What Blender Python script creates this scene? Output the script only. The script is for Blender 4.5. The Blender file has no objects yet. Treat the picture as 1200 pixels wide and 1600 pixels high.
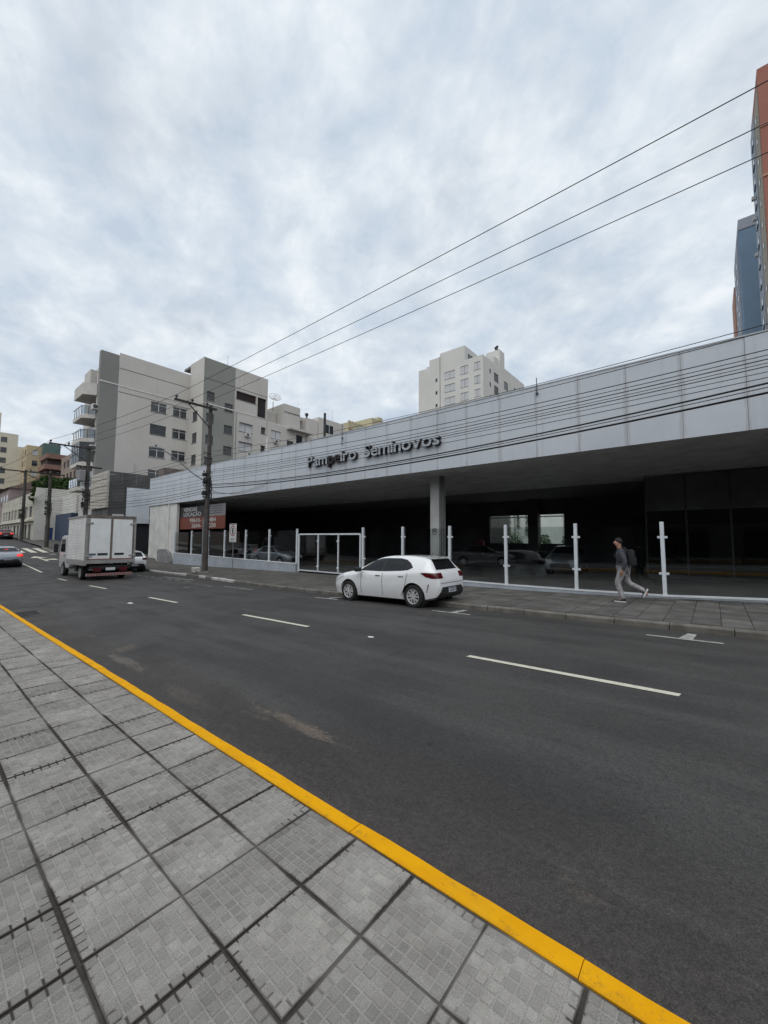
import bpy, bmesh, math, random
from math import sin, cos, pi, radians, sqrt, atan2
from mathutils import Vector, Matrix
random.seed(7)
SC = bpy.context.scene
COL = SC.collection

# ------------------------------------------------------------------ camera
CAM_H = 1.65
_TH, _RO, _AZ = .068, .0056, .6965
_hd = Vector((-sin(_AZ), cos(_AZ), 0)); _rt = Vector((cos(_AZ), sin(_AZ), 0)); _uz = Vector((0, 0, 1))
_fw = _hd*cos(_TH) + _uz*sin(_TH); _up = -_hd*sin(_TH) + _uz*cos(_TH)
_R = _rt*cos(_RO) + _up*sin(_RO); _U = -_rt*sin(_RO) + _up*cos(_RO)
cd = bpy.data.cameras.new('camera'); cam = bpy.data.objects.new('camera', cd); COL.objects.link(cam)
cd.sensor_fit = 'HORIZONTAL'; cd.sensor_width = 36; cd.lens = 36*613/1200
cd.clip_start = .05; cd.clip_end = 3000
m3 = Matrix((( _R.x, _U.x, -_fw.x), (_R.y, _U.y, -_fw.y), (_R.z, _U.z, -_fw.z)))
cam.matrix_world = Matrix.Translation((0, 0, CAM_H)) @ m3.to_4x4()
SC.camera = cam

# ------------------------------------------------------------------ sky, sun, exposure
SUN_EL, SUN_AZ = radians(55), radians(158)
w = bpy.data.worlds.new('World'); SC.world = w; w.use_nodes = True
nt = w.node_tree; N = nt.nodes; LK = nt.links; N.clear()
def wn(t, **k):
    n = N.new(t)
    for a, b in k.items(): setattr(n, a, b)
    return n
def wmath(op, a, b=None, c=None):
    n = wn('ShaderNodeMath', operation=op)
    for i, v in enumerate((a, b, c)):
        if v is None: continue
        if isinstance(v, (int, float)): n.inputs[i].default_value = v
        else: LK.new(v, n.inputs[i])
    return n.outputs[0]
tc = wn('ShaderNodeTexCoord'); sep = wn('ShaderNodeSeparateXYZ'); LK.new(tc.outputs['Generated'], sep.inputs[0])
zz = wmath('ADD', wmath('MAXIMUM', sep.outputs[2], 0.0), .42)
cmb = wn('ShaderNodeCombineXYZ')
LK.new(wmath('DIVIDE', sep.outputs[0], zz), cmb.inputs[0]); LK.new(wmath('DIVIDE', sep.outputs[1], zz), cmb.inputs[1])
def wnoise(scale, detail, rough, dist=0.0, off=0):
    mp = wn('ShaderNodeMapping'); mp.inputs['Location'].default_value = (off, off*.7, off*.3)
    mp.inputs['Rotation'].default_value = (0, 0, .6); mp.inputs['Scale'].default_value = (1.0, 1.1, 1)
    LK.new(cmb.outputs[0], mp.inputs[0])
    n = wn('ShaderNodeTexNoise'); n.inputs['Scale'].default_value = scale; n.inputs['Detail'].default_value = detail
    n.inputs['Roughness'].default_value = rough; n.inputs['Distortion'].default_value = dist
    LK.new(mp.outputs[0], n.inputs['Vector']); return n.outputs['Fac']
big = wnoise(2.4, 3, .45, .0, 3.1); mid = wnoise(8.0, 8, .60, .2, 8.0); gapn = wnoise(3.4, 6, .55, .3, 21.0)
v = wmath('ADD', wmath('MULTIPLY', big, .36), wmath('MULTIPLY', mid, .64))
ramp = wn('ShaderNodeValToRGB'); e = ramp.color_ramp.elements
e[0].position = .36; e[0].color = (.50, .585, .69, 1)
e[1].position = .64; e[1].color = (.80, .845, .885, 1)
e2 = ramp.color_ramp.elements.new(.50); e2.color = (.63, .70, .775, 1)
LK.new(v, ramp.inputs[0])
sky = wn('ShaderNodeTexSky', sky_type='NISHITA'); sky.sun_disc = False
sky.sun_elevation = SUN_EL; sky.sun_rotation = SUN_AZ; sky.air_density = 1.0; sky.dust_density = 2.5
skys = wn('ShaderNodeVectorMath', operation='SCALE'); LK.new(sky.outputs[0], skys.inputs[0]); skys.inputs['Scale'].default_value = .085
gr = wn('ShaderNodeValToRGB'); gr.color_ramp.elements[0].position = .50; gr.color_ramp.elements[1].position = .70
gr.color_ramp.elements[1].color = (.15, .15, .15, 1)
LK.new(gapn, gr.inputs[0])
mx = wn('ShaderNodeMixRGB'); LK.new(gr.outputs[0], mx.inputs[0]); LK.new(ramp.outputs[0], mx.inputs[1]); LK.new(skys.outputs[0], mx.inputs[2])
bg = wn('ShaderNodeBackground'); LK.new(mx.outputs[0], bg.inputs[0]); bg.inputs[1].default_value = 1.0
wo = wn('ShaderNodeOutputWorld'); LK.new(bg.outputs[0], wo.inputs[0])

sl = bpy.data.lights.new('sun', 'SUN'); so = bpy.data.objects.new('sun', sl); COL.objects.link(so)
sl.energy = 1.5; sl.angle = radians(75); sl.color = (1, .97, .93)
so.rotation_euler = (pi/2 - SUN_EL, 0, pi - SUN_AZ + pi)  # direction below
_sd = Vector((sin(SUN_AZ)*cos(SUN_EL), cos(SUN_AZ)*cos(SUN_EL), sin(SUN_EL)))
so.rotation_euler = _sd.to_track_quat('Z', 'Y').to_euler()
vs = SC.view_settings; vs.view_transform = 'Standard'; vs.look = 'None'; vs.exposure = .12; vs.gamma = 1.0; vs.use_curve_mapping = False
SC.cycles.max_bounces = 8; SC.cycles.transparent_max_bounces = 16; SC.cycles.caustics_reflective = False; SC.cycles.caustics_refractive = False

# ------------------------------------------------------------------ materials
MATS = {}
def mat(name, col, rough=.7, var=.12, scale=1.5, bump=0.0, bscale=60, metal=0.0, streak=0.0, stain=None, spec=.4, coat=0, stretch=(1, 1, 1), grain=0.0, gscale=300):
    """principled material: world-position noise tints, optional downward streaks and fine relief"""
    if name in MATS: return MATS[name]
    m = bpy.data.materials.new(name); m.use_nodes = True; t = m.node_tree; n = t.nodes; l = t.links
    p = n['Principled BSDF']; p.inputs['Roughness'].default_value = rough; p.inputs['Metallic'].default_value = metal
    p.inputs['Specular IOR Level'].default_value = spec
    if coat: p.inputs['Coat Weight'].default_value = coat; p.inputs['Coat Roughness'].default_value = .06
    g = n.new('ShaderNodeNewGeometry')
    def mp(s):
        q = n.new('ShaderNodeMapping'); q.inputs['Scale'].default_value = s; l.new(g.outputs['Position'], q.inputs[0]); return q.outputs[0]
    def nz(vec, sc, det=5, ro=.6):
        q = n.new('ShaderNodeTexNoise'); q.inputs['Scale'].default_value = sc; q.inputs['Detail'].default_value = det; q.inputs['Roughness'].default_value = ro
        l.new(vec, q.inputs['Vector']); return q.outputs['Fac']
    def mix(fac, a, b, mode='MIX'):
        q = n.new('ShaderNodeMixRGB'); q.blend_type = mode
        for i, v in enumerate((fac, a, b)):
            if isinstance(v, (int, float)): q.inputs[i].default_value = v
            elif isinstance(v, tuple): q.inputs[i].default_value = (*v[:3], 1)
            else: l.new(v, q.inputs[i])
        return q.outputs[0]
    def rampf(v, a, b, lo=0.0, hi=1.0):
        q = n.new('ShaderNodeMapRange'); q.inputs[1].default_value = a; q.inputs[2].default_value = b; q.inputs[3].default_value = lo; q.inputs[4].default_value = hi
        q.interpolation_type = 'SMOOTHSTEP'; l.new(v, q.inputs[0]); return q.outputs[0]
    c = tuple(col)
    lo = tuple(x*(1-var) for x in c); hi = tuple(min(1, x*(1+var)) for x in c)
    base = mix(rampf(nz(mp(stretch), scale), .3, .7), lo, hi)
    if streak:
        sv = rampf(nz(mp((2.2, 2.2, .12)), 2.0, 6, .65), .5, .78)
        sc = stain or tuple(x*.45 for x in c)
        q = n.new('ShaderNodeMath'); q.operation = 'MULTIPLY'; l.new(sv, q.inputs[0]); q.inputs[1].default_value = streak
        base = mix(q.outputs[0], base, sc)
    if grain:
        gv = nz(mp((1, 1, 1)), gscale, 2, .7)
        base = mix(1.0, base, mix(rampf(gv, .3, .7), (1-grain,)*3, (1+grain,)*3), 'MULTIPLY')
    l.new(base, p.inputs['Base Color'])
    if bump:
        b = n.new('ShaderNodeBump'); b.inputs['Strength'].default_value = bump; b.inputs['Distance'].default_value = .01
        l.new(nz(mp(stretch), bscale, 4, .7), b.inputs['Height']); l.new(b.outputs[0], p.inputs['Normal'])
    MATS[name] = m; m['_'] = 1
    return m
def glassmat(name, tint=(.75, .8, .8), ior=1.5, rough=.0, refl=1.0):
    """thin sheet glass: clear tinted transmission plus fresnel mirror"""
    if name in MATS: return MATS[name]
    m = bpy.data.materials.new(name); m.use_nodes = True; t = m.node_tree; n = t.nodes; l = t.links; n.clear()
    tr = n.new('ShaderNodeBsdfTransparent'); tr.inputs[0].default_value = (*tint, 1)
    gl = n.new('ShaderNodeBsdfGlossy'); gl.inputs['Roughness'].default_value = rough; gl.inputs[0].default_value = (refl, refl, refl, 1)
    fr = n.new('ShaderNodeFresnel'); fr.inputs[0].default_value = ior
    mx = n.new('ShaderNodeMixShader'); o = n.new('ShaderNodeOutputMaterial')
    l.new(fr.outputs[0], mx.inputs[0]); l.new(tr.outputs[0], mx.inputs[1]); l.new(gl.outputs[0], mx.inputs[2]); l.new(mx.outputs[0], o.inputs[0])
    MATS[name] = m; return m
def emitmat(name, col, st):
    m = bpy.data.materials.new(name); m.use_nodes = True; p = m.node_tree.nodes['Principled BSDF']
    p.inputs['Base Color'].default_value = (*col, 1); p.inputs['Emission Color'].default_value = (*col, 1); p.inputs['Emission Strength'].default_value = st
    MATS[name] = m; return m

# ------------------------------------------------------------------ mesh builder
class MB:
    def __init__(s): s.v = []; s.f = []
    def add(s, vs, fs):
        k = len(s.v); s.v += [tuple(p) for p in vs]; s.f += [tuple(i+k for i in f) for f in fs]; return s
    def box(s, x0, x1, y0, y1, z0, z1):
        return s.add([(x0,y0,z0),(x1,y0,z0),(x1,y1,z0),(x0,y1,z0),(x0,y0,z1),(x1,y0,z1),(x1,y1,z1),(x0,y1,z1)],
                     [(3,2,1,0),(4,5,6,7),(0,1,5,4),(1,2,6,5),(2,3,7,6),(3,0,4,7)])
    def bbox(s, x0, x1, y0, y1, z0, z1, b=.01):
        """box with chamfered vertical and top edges"""
        bm = bmesh.new(); r = bmesh.ops.create_cube(bm, size=1)
        for q in bm.verts: q.co = Vector((x0+(q.co.x+.5)*(x1-x0), y0+(q.co.y+.5)*(y1-y0), z0+(q.co.z+.5)*(z1-z0)))
        bmesh.ops.bevel(bm, geom=list(bm.edges), offset=b, segments=2, affect='EDGES', profile=.5)
        bm.verts.index_update(); s.add([q.co for q in bm.verts], [[q.index for q in f.verts] for f in bm.faces]); bm.free(); return s
    def quad(s, a, b, c, d): return s.add([a, b, c, d], [(0,1,2,3)])
    def prism(s, poly, a, d):
        """poly: 3D points (planar), extruded by vector d"""
        n = len(poly); d = Vector(d); P = [Vector(p) for p in poly]
        nrm = Vector((0,0,0))
        for i in range(n): nrm += P[i].cross(P[(i+1) % n])
        if nrm.dot(d) > 0: P = P[::-1]
        vs = P + [p+d for p in P]
        return s.add(vs, [tuple(range(n)), tuple(range(2*n-1, n-1, -1))] + [(i, i+n, (i+1) % n+n, (i+1) % n) for i in range(n)])
    def cyl(s, p0, p1, r0, r1=None, n=12, cap=True):
        r1 = r0 if r1 is None else r1
        p0, p1 = Vector(p0), Vector(p1); d = (p1-p0).normalized()
        a = d.orthogonal().normalized(); b = d.cross(a); vs = []
        for p, r in ((p0, r0), (p1, r1)):
            for i in range(n): t = 2*pi*i/n; vs.append(p+(a*cos(t)+b*sin(t))*r)
        fs = [(i, (i+1) % n, (i+1) % n+n, i+n) for i in range(n)]
        if cap: fs += [tuple(range(n-1, -1, -1)), tuple(range(n, 2*n))]
        return s.add(vs, fs)
    def tube(s, pts, r, n=5):
        P = [Vector(p) for p in pts]; vs = []; k = len(P)
        rr = r if hasattr(r, '__len__') else [r]*k
        up = Vector((0, 0, 1))
        for i, p in enumerate(P):
            d = (P[min(i+1, k-1)]-P[max(i-1, 0)]).normalized()
            a = d.cross(up); a = a.normalized() if a.length > .05 else d.orthogonal().normalized(); b = d.cross(a)
            for j in range(n): t = 2*pi*j/n; vs.append(p+(a*cos(t)+b*sin(t))*rr[i])
        fs = [(i*n+j, i*n+(j+1) % n, (i+1)*n+(j+1) % n, (i+1)*n+j) for i in range(k-1) for j in range(n)]
        fs += [tuple(range(n)), tuple(range((k-1)*n+n-1, (k-1)*n-1, -1))]
        return s.add(vs, fs)
    def lathe(s, prof, c=(0,0,0), axis='Z', n=16):
        """prof: (r, h) list around axis through c"""
        vs = []; c = Vector(c)
        for r, h in prof:
            for i in range(n):
                t = 2*pi*i/n
                q = (r*cos(t), r*sin(t), h) if axis == 'Z' else (r*cos(t), h, r*sin(t))
                vs.append(c+Vector(q))
        k = len(prof)
        fs = [(i*n+j, i*n+(j+1) % n, (i+1)*n+(j+1) % n, (i+1)*n+j) for i in range(k-1) for j in range(n)]
        return s.add(vs, fs)
    def wall(s, o, u, W, H, holes=(), depth=.15, nrm=(0,0,0)):
        """vertical wall sheet from o along unit u, with rectangular holes (u0,u1,v0,v1) and reveals going -nrm"""
        o, u, nn = Vector(o), Vector(u), Vector(nrm); z = Vector((0, 0, 1))
        us = sorted({0, W, *[h[0] for h in holes], *[h[1] for h in holes]}); vs_ = sorted({0, H, *[h[2] for h in holes], *[h[3] for h in holes]})
        us = [q for q in us if 0 <= q <= W]; vs_ = [q for q in vs_ if 0 <= q <= H]
        flip = u.cross(z).dot(nn) < 0
        def Q(a, b, c, d): s.quad(*( (d, c, b, a) if flip else (a, b, c, d)))
        for i in range(len(us)-1):
            for j in range(len(vs_)-1):
                cu, cv = (us[i]+us[i+1])/2, (vs_[j]+vs_[j+1])/2
                if any(h[0] < cu < h[1] and h[2] < cv < h[3] for h in holes): continue
                Q(o+u*us[i]+z*vs_[j], o+u*us[i+1]+z*vs_[j], o+u*us[i+1]+z*vs_[j+1], o+u*us[i]+z*vs_[j+1])
        for a, b, c, d in holes:
            p = [o+u*a+z*c, o+u*b+z*c, o+u*b+z*d, o+u*a+z*d]
            for i in range(4):
                x, y = p[i], p[(i+1) % 4]; Q(x, y, y-nn*depth, x-nn*depth)
        return s
    def mesh(s, name):
        me = bpy.data.meshes.new(name); me.from_pydata(s.v, [], s.f); me.validate(); me.update(); return me
    def build(s, name, m, parent=None, smooth=False, local=False, autos=None):
        return obj(name, s.mesh(name), m, parent, smooth, local)
def obj(name, me, m, parent=None, smooth=False, local=False):
    o = bpy.data.objects.new(name, me); COL.objects.link(o)
    if m is not None:
        if not me.materials: me.materials.append(m)
    if smooth:
        for p in me.polygons: p.use_smooth = True
        try: me.set_sharp_from_angle(angle=radians(35))
        except Exception: pass
    if parent is not None:
        o.parent = parent
        if not local: o.matrix_parent_inverse = world_m(parent).inverted()
    return o
def world_m(o):
    m = o.matrix_basis.copy()
    if o.parent: m = world_m(o.parent) @ o.matrix_parent_inverse @ m
    return m
def tag(o, label=None, cat=None, group=None, kind=None):
    if label: o['label'] = label
    if cat: o['category'] = cat
    if group: o['group'] = group
    if kind: o['kind'] = kind
    return o
def thing(name, label, cat, loc=(0,0,0), rz=0, group=None):
    o = bpy.data.objects.new(name, None); COL.objects.link(o); o.empty_display_size = .2
    o.location = loc; o.rotation_euler = (0, 0, rz); return tag(o, label, cat, group)
KIDS = {}
def copy_tree(o, parent=None):
    c = o.copy(); COL.objects.link(c); c.parent = parent
    for ch in list(o.children): copy_tree(ch, c)
    return c
def instance(name, me, m, loc, parent=None, rot=(0,0,0), scale=(1,1,1)):
    o = obj(name, me, m, None); o.location = loc; o.rotation_euler = rot; o.scale = scale
    if parent is not None: o.parent = parent; o.matrix_parent_inverse = world_m(parent).inverted()
    return o
def text_mesh(body, size, extrude, offset=0.0, align='LEFT'):
    c = bpy.data.curves.new('t', 'FONT'); c.body = body; c.size = size; c.extrude = extrude; c.offset = offset; c.align_x = align; c.resolution_u = 4
    o = bpy.data.objects.new('t', c); COL.objects.link(o)
    dg = bpy.context.evaluated_depsgraph_get(); me = bpy.data.meshes.new_from_object(o.evaluated_get(dg))
    bpy.data.objects.remove(o); bpy.data.curves.remove(c); return me
def interp(T, x):
    """smooth (pchip-like) interpolation of a table [(x, v)] sorted by x"""
    if x <= T[0][0]: return T[0][1]
    if x >= T[-1][0]: return T[-1][1]
    n = len(T); X = [a for a, _ in T]; Yv = [b for _, b in T]
    k = max(i for i in range(n-1) if X[i] <= x)
    d = [(Yv[i+1]-Yv[i])/(X[i+1]-X[i]) for i in range(n-1)]
    def sl(i):
        if i == 0: return d[0]
        if i == n-1: return d[-1]
        return 0 if d[i-1]*d[i] <= 0 else 2*d[i-1]*d[i]/(d[i-1]+d[i])
    h = X[k+1]-X[k]; t = (x-X[k])/h
    return (2*t**3-3*t**2+1)*Yv[k]+(t**3-2*t*t+t)*h*sl(k)+(-2*t**3+3*t*t)*Yv[k+1]+(t**3-t*t)*h*sl(k+1)

# ------------------------------------------------------------------ terrain profile
PROF = [(-600,40),(-300,20),(-220,12),(-140,5.6),(-100,2.6),(-79,1.25),(-58,.25),(-52,-.08),(-47,-.28),(-42,-.45),(-38,-.58),(-34,-.72),(-30,-.79),(-27,-.765),(-20,-.62),(0,-.13),(20,.35),(60,1.3),(400,4)]
FEN = [(-60,-.55),(-45,-.6),(-36,-.56),(-18.6,-.3),(-6,-.2),(-3.6,-.14),(-1.1,-.05),(1,.05),(4,.15),(60,1.5)]
KERB = [(-120,9.6),(-50,9.7),(-38,10.9),(-25,11.0),(-22,10.75),(-15,10.0),(-12,9.85),(60,9.95)]
def zr(x): return interp(PROF, x)           # road surface
def zk(x): return zr(x)+.13                 # kerb / near pavement top
def zf(x): return interp(FEN, x)            # pavement at the fence foot
def yk(x): return interp(KERB, x)
def zs(x, y):                               # far pavement surface
    t = min(1, max(0, (y-yk(x))/(14.4-yk(x)))); b = zf(x) if x > -40 else zk(x)+.08
    return zk(x)*(1-t)+b*t

# ================================================================== GROUND
def nodemat(name):
    m = bpy.data.materials.new(name); m.use_nodes = True; MATS[name] = m
    t = m.node_tree; n = t.nodes; l = t.links
    class K: pass
    k = K(); k.m = m; k.n = n; k.l = l; k.p = n['Principled BSDF']
    k.geo = n.new('ShaderNodeNewGeometry'); k.pos = k.geo.outputs['Position']
    s = n.new('ShaderNodeSeparateXYZ'); l.new(k.pos, s.inputs[0]); k.x, k.y, k.z = s.outputs
    def mp(scale=(1,1,1), src=None, loc=(0,0,0), rot=(0,0,0)):
        q = n.new('ShaderNodeMapping'); q.inputs['Scale'].default_value = scale; q.inputs['Location'].default_value = loc; q.inputs['Rotation'].default_value = rot
        l.new(src or k.pos, q.inputs[0]); return q.outputs[0]
    def nz(sc, det=5, ro=.6, vec=None, dist=0):
        q = n.new('ShaderNodeTexNoise'); q.inputs['Scale'].default_value = sc; q.inputs['Detail'].default_value = det; q.inputs['Roughness'].default_value = ro; q.inputs['Distortion'].default_value = dist
        l.new(vec or k.pos, q.inputs['Vector']); return q.outputs['Fac']
    def vor(sc, vec=None, feat='F1'):
        q = n.new('ShaderNodeTexVoronoi'); q.inputs['Scale'].default_value = sc; q.feature = feat; l.new(vec or k.pos, q.inputs['Vector']); return q
    def ma(op, *a):
        q = n.new('ShaderNodeMath'); q.operation = op
        for i, v in enumerate(a):
            if isinstance(v, (int, float)): q.inputs[i].default_value = v
            else: l.new(v, q.inputs[i])
        return q.outputs[0]
    def ss(v, a, b, lo=0.0, hi=1.0):
        q = n.new('ShaderNodeMapRange'); q.interpolation_type = 'SMOOTHSTEP'
        for i, x in enumerate((a, b, lo, hi)): q.inputs[i+1].default_value = x
        l.new(v, q.inputs[0]); return q.outputs[0]
    def mix(f, a, b, mode='MIX'):
        q = n.new('ShaderNodeMixRGB'); q.blend_type = mode
        for i, v in enumerate((f, a, b)):
            if isinstance(v, (int, float)): q.inputs[i].default_value = v
            elif isinstance(v, tuple): q.inputs[i].default_value = (*v[:3], 1)
            else: l.new(v, q.inputs[i])
        return q.outputs[0]
    def bump(h, st=.3, dist=.01):
        b = n.new('ShaderNodeBump'); b.inputs['Strength'].default_value = st; b.inputs['Distance'].default_value = dist; l.new(h, b.inputs['Height']); l.new(b.outputs[0], k.p.inputs['Normal'])
    k.mp, k.nz, k.vor, k.ma, k.ss, k.mix, k.bump = mp, nz, vor, ma, ss, mix, bump
    return k
# --- asphalt: grain, worn wheel tracks along the street, dusty gutter by the near kerb, oil drips, cracks
k = nodemat('asphalt')
along = k.mp((.12, 1, 1))
c = k.mix(k.ss(k.nz(.55, 4, .55), .32, .68), (.033, .0312, .030), (.052, .049, .0465))
c = k.mix(k.ma('MULTIPLY', k.ss(k.nz(1.9, 5, .62, along), .42, .66), .75), c, (.063, .060, .057))
c = k.mix(k.ma('MULTIPLY', k.ss(k.nz(.9, 3, .5, k.mp((.25, 1.3, 1), loc=(9, 3, 0))), .52, .72), .6), c, (.030, .029, .030))
gut = k.ma('MULTIPLY', k.ss(k.ma('ADD', k.y, k.ma('MULTIPLY', k.nz(.8, 4, .6, k.mp((.35, 1, 1))), 1.3)), 3.75, 2.3), 1.0)
c = k.mix(k.ma('MULTIPLY', gut, .6), c, (.054, .045, .040))
sand = k.ma('MULTIPLY', k.ma('MULTIPLY', k.ss(k.nz(2.3, 6, .7, k.mp((.5, 1.4, 1), loc=(1.2, 0, 0))), .54, .70), k.ss(k.nz(.5, 2, .5, k.mp((1, .6, 1), loc=(4.1, 2, 0))), .46, .60)), k.ma('MULTIPLY', k.ss(k.y, 2.0, 2.35), k.ss(k.y, 3.0, 2.6)))
c = k.mix(k.ma('MULTIPLY', sand, .5), c, (.15, .12, .095))
def blot(cx, cy, rx, ry, amt, col, nsc=6.5):
    global c
    dx = k.ma('DIVIDE', k.ma('SUBTRACT', k.x, cx), rx); dy = k.ma('DIVIDE', k.ma('SUBTRACT', k.y, cy), ry)
    d = k.ma('ADD', k.ma('MULTIPLY', dx, dx), k.ma('MULTIPLY', dy, dy)); d = k.ma('ADD', d, k.ma('MULTIPLY', k.ma('SUBTRACT', k.nz(nsc, 8, .78, k.mp((.6, 1.5, 1))), .5), 4.6))
    c = k.mix(k.ma('MULTIPLY', k.ss(d, 1.0, .1), amt), c, col)
blot(-3.2, 2.55, .75, .09, .7, (.15, .118, .092)); blot(-7.2, 2.25, .8, .12, .6, (.15, .13, .11)); blot(-4.9, 2.2, .7, .15, .5, (.12, .105, .09)); blot(-3.4, 2.2, 2.2, .28, .55, (.030, .026, .024))
blot(-2.2, 9.3, .9, .16, .6, (.024, .023, .023)); blot(-4.6, 9.1, .6, .12, .5, (.024, .023, .023))
fg = k.ma('MULTIPLY', k.ss(k.ma('ADD', k.y, k.ma('MULTIPLY', k.nz(1.1, 4, .6), .9)), 9.4, 10.5), .55)
c = k.mix(fg, c, (.034, .032, .030))
vd = k.vor(1.1, k.mp((1, 1, .01), loc=(3, 7, 0)))
c = k.mix(k.ma('MULTIPLY', k.ss(vd.outputs['Distance'], .055, .02), .8), c, (.014, .013, .013))
vc = k.vor(.9, k.mp((1, 1, .01), loc=(13, 2, 0)))
c = k.mix(k.ma('MULTIPLY', k.ss(vc.outputs['Distance'], .022, .012), .8), c, (.22, .21, .19))
g1 = k.nz(120, 2, .8); g2 = k.vor(190)
cr = k.n.new('ShaderNodeTexVoronoi'); cr.feature = 'DISTANCE_TO_EDGE'; cr.inputs['Scale'].default_value = .28; k.l.new(k.mp((.55, 1, .01), src=None, loc=(2, 5, 0)), cr.inputs['Vector'])
wob = k.ma('ADD', cr.outputs[0], k.ma('MULTIPLY', k.ma('SUBTRACT', k.nz(5, 5, .7), .5), .035))
c = k.mix(k.ma('MULTIPLY', k.ma('MULTIPLY', k.ss(k.ma('ABSOLUTE', wob), .0045, .001), k.ss(k.nz(.35, 2, .5, k.mp(loc=(7, 7, 0))), .48, .62)), .75), c, (.017, .016, .016))
c = k.mix(1.0, c, k.mix(k.ss(g1, .3, .7), (.60,)*3, (1.40,)*3), 'MULTIPLY')
c = k.mix(1.0, c, k.mix(k.ss(k.nz(28, 5, .8), .3, .7), (.74,)*3, (1.34,)*3), 'MULTIPLY')
c = k.mix(k.ma('MULTIPLY', k.ss(k.nz(190, 1, .5), .63, .74), .5), c, (.15, .145, .14))
k.l.new(c, k.p.inputs['Base Color'])
k.l.new(k.ss(k.nz(.9, 4, .6), .3, .7, .62, .82), k.p.inputs['Roughness']); k.p.inputs['Specular IOR Level'].default_value = .35
k.bump(k.ma('ADD', g1, k.ma('MULTIPLY', g2.outputs['Distance'], .8)), .45, .006)
ASPH = k.m
EARTH = mat('packed_earth', (.12, .10, .08), .95, .2, .3)
# terrain sheet reaching the horizon
mb = MB(); xs = [-1500,-900]+list(range(-600,-200,50))+list(range(-200,61,10))+[100,200,400,900,1500]; ys = [-1500,-400,-60,-8,1,18,60,150,400,1500]
for i in range(len(xs)-1):
    for j in range(len(ys)-1):
        f = lambda x, y: (x, y, zr(x)-.7 - (.6 if 8 < y else 0))
        mb.quad(f(xs[i], ys[j]), f(xs[i+1], ys[j]), f(xs[i+1], ys[j+1]), f(xs[i], ys[j+1]))
tag(mb.build('terrain', EARTH, smooth=False), kind='structure')
# road
mb = MB(); xs = [-300,-250,-200,-160,-130,-110]+list(range(-100,-20,3))+[-20+i for i in range(41)]+[30,45,60,100]
NY = 14
for i in range(len(xs)-1):
    for j in range(NY):
        def f(x, t):
            y = 1.80+(yk(x)+.02-1.80)*t; return (x, y, zr(x)+.05*sin(pi*t)-.0)
        a, b = j/NY, (j+1)/NY
        mb.quad(f(xs[i], a), f(xs[i+1], a), f(xs[i+1], b), f(xs[i], b))
ROAD = tag(mb.build('road', ASPH, smooth=True), kind='structure')
def zroad(x, y): return zr(x)+.05*sin(pi*max(0, min(1, (y-1.80)/(yk(x)+.02-1.80))))
# painted markings: thin sheets following the road
k = nodemat('road_paint')
wv = k.ma('ADD', k.ma('MULTIPLY', k.nz(14, 6, .75), .5), k.ma('MULTIPLY', k.nz(90, 3, .7), .5))
c = k.mix(k.ss(wv, .50, .66), (.60, .57, .47), (.25, .24, .21)); k.l.new(c, k.p.inputs['Base Color']); k.p.inputs['Roughness'].default_value = .65
PAINT = k.m
k = nodemat('worn_road_paint')
wv = k.ma('ADD', k.ma('MULTIPLY', k.nz(9, 6, .75), .5), k.ma('MULTIPLY', k.nz(70, 3, .7), .5))
c = k.mix(k.ss(wv, .44, .60), (.46, .45, .42), (.10, .10, .10)); k.l.new(c, k.p.inputs['Base Color']); k.p.inputs['Roughness'].default_value = .7
WPAINT = k.m
def mark(name, poly, m=PAINT, lift=.006, ragged=.0):
    """poly in (x,y); convex quad strips subdivided along x"""
    mb = MB(); (a, b, c, d) = poly; n = max(1, int(abs(a[0]-b[0])/.5)); P = []
    n = max(n, 1)
    for i in range(n+1):
        t = i/n
        p = (a[0]+(b[0]-a[0])*t, a[1]+(b[1]-a[1])*t+random.uniform(-ragged, ragged)); q = (d[0]+(c[0]-d[0])*t, d[1]+(c[1]-d[1])*t+random.uniform(-ragged, ragged))
        P.append(((p[0], p[1], zroad(*p)+lift), (q[0], q[1], zroad(*q)+lift)))
    for i in range(n): mb.quad(P[i][0], P[i+1][0], P[i+1][1], P[i][1])
    return mb.build(name, m, ROAD)
def strip(name, x0, x1, y0, y1, m=PAINT, ragged=.004): return mark(name, ((x0, y0), (x1, y0), (x1, y1), (x0, y1)), m, ragged=ragged)
for x0, x1 in ((-2.98,-.36),(-9.3,-6.75),(-15.3,-13.1),(-22.6,-20.2),(-30.4,-27.0),(5.3,8)):
    yy = 5.60 if x0 > -5 else 5.52 if x0 > -12 else 5.44
    mark('lane_dash', ((x0, yy-.055), (x1, yy-.03), (x1+.02, yy+.075), (x0+.02, yy+.05)), PAINT, ragged=.004)
strip('lane_line', -48.5, -33.8, 5.46, 5.58)
strip('stop_line', -51.6, -51.1, 5.6, 9.4)
for i in range(7): strip('crosswalk_stripe', -59.5, -53.5, 4.1+i*.92, 4.62+i*.92)
# arrow before the stop line
strip('lane_arrow', -46.6, -42.6, 7.25, 7.42)
mark('lane_arrow', ((-48.6, 7.30), (-46.7, 6.75), (-46.7, 7.95), (-48.6, 7.37)), PAINT)
mark('lane_arrow', ((-44.9, 7.45), (-44.3, 7.45), (-43.9, 8.25), (-45.4, 8.25)), PAINT)
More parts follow.
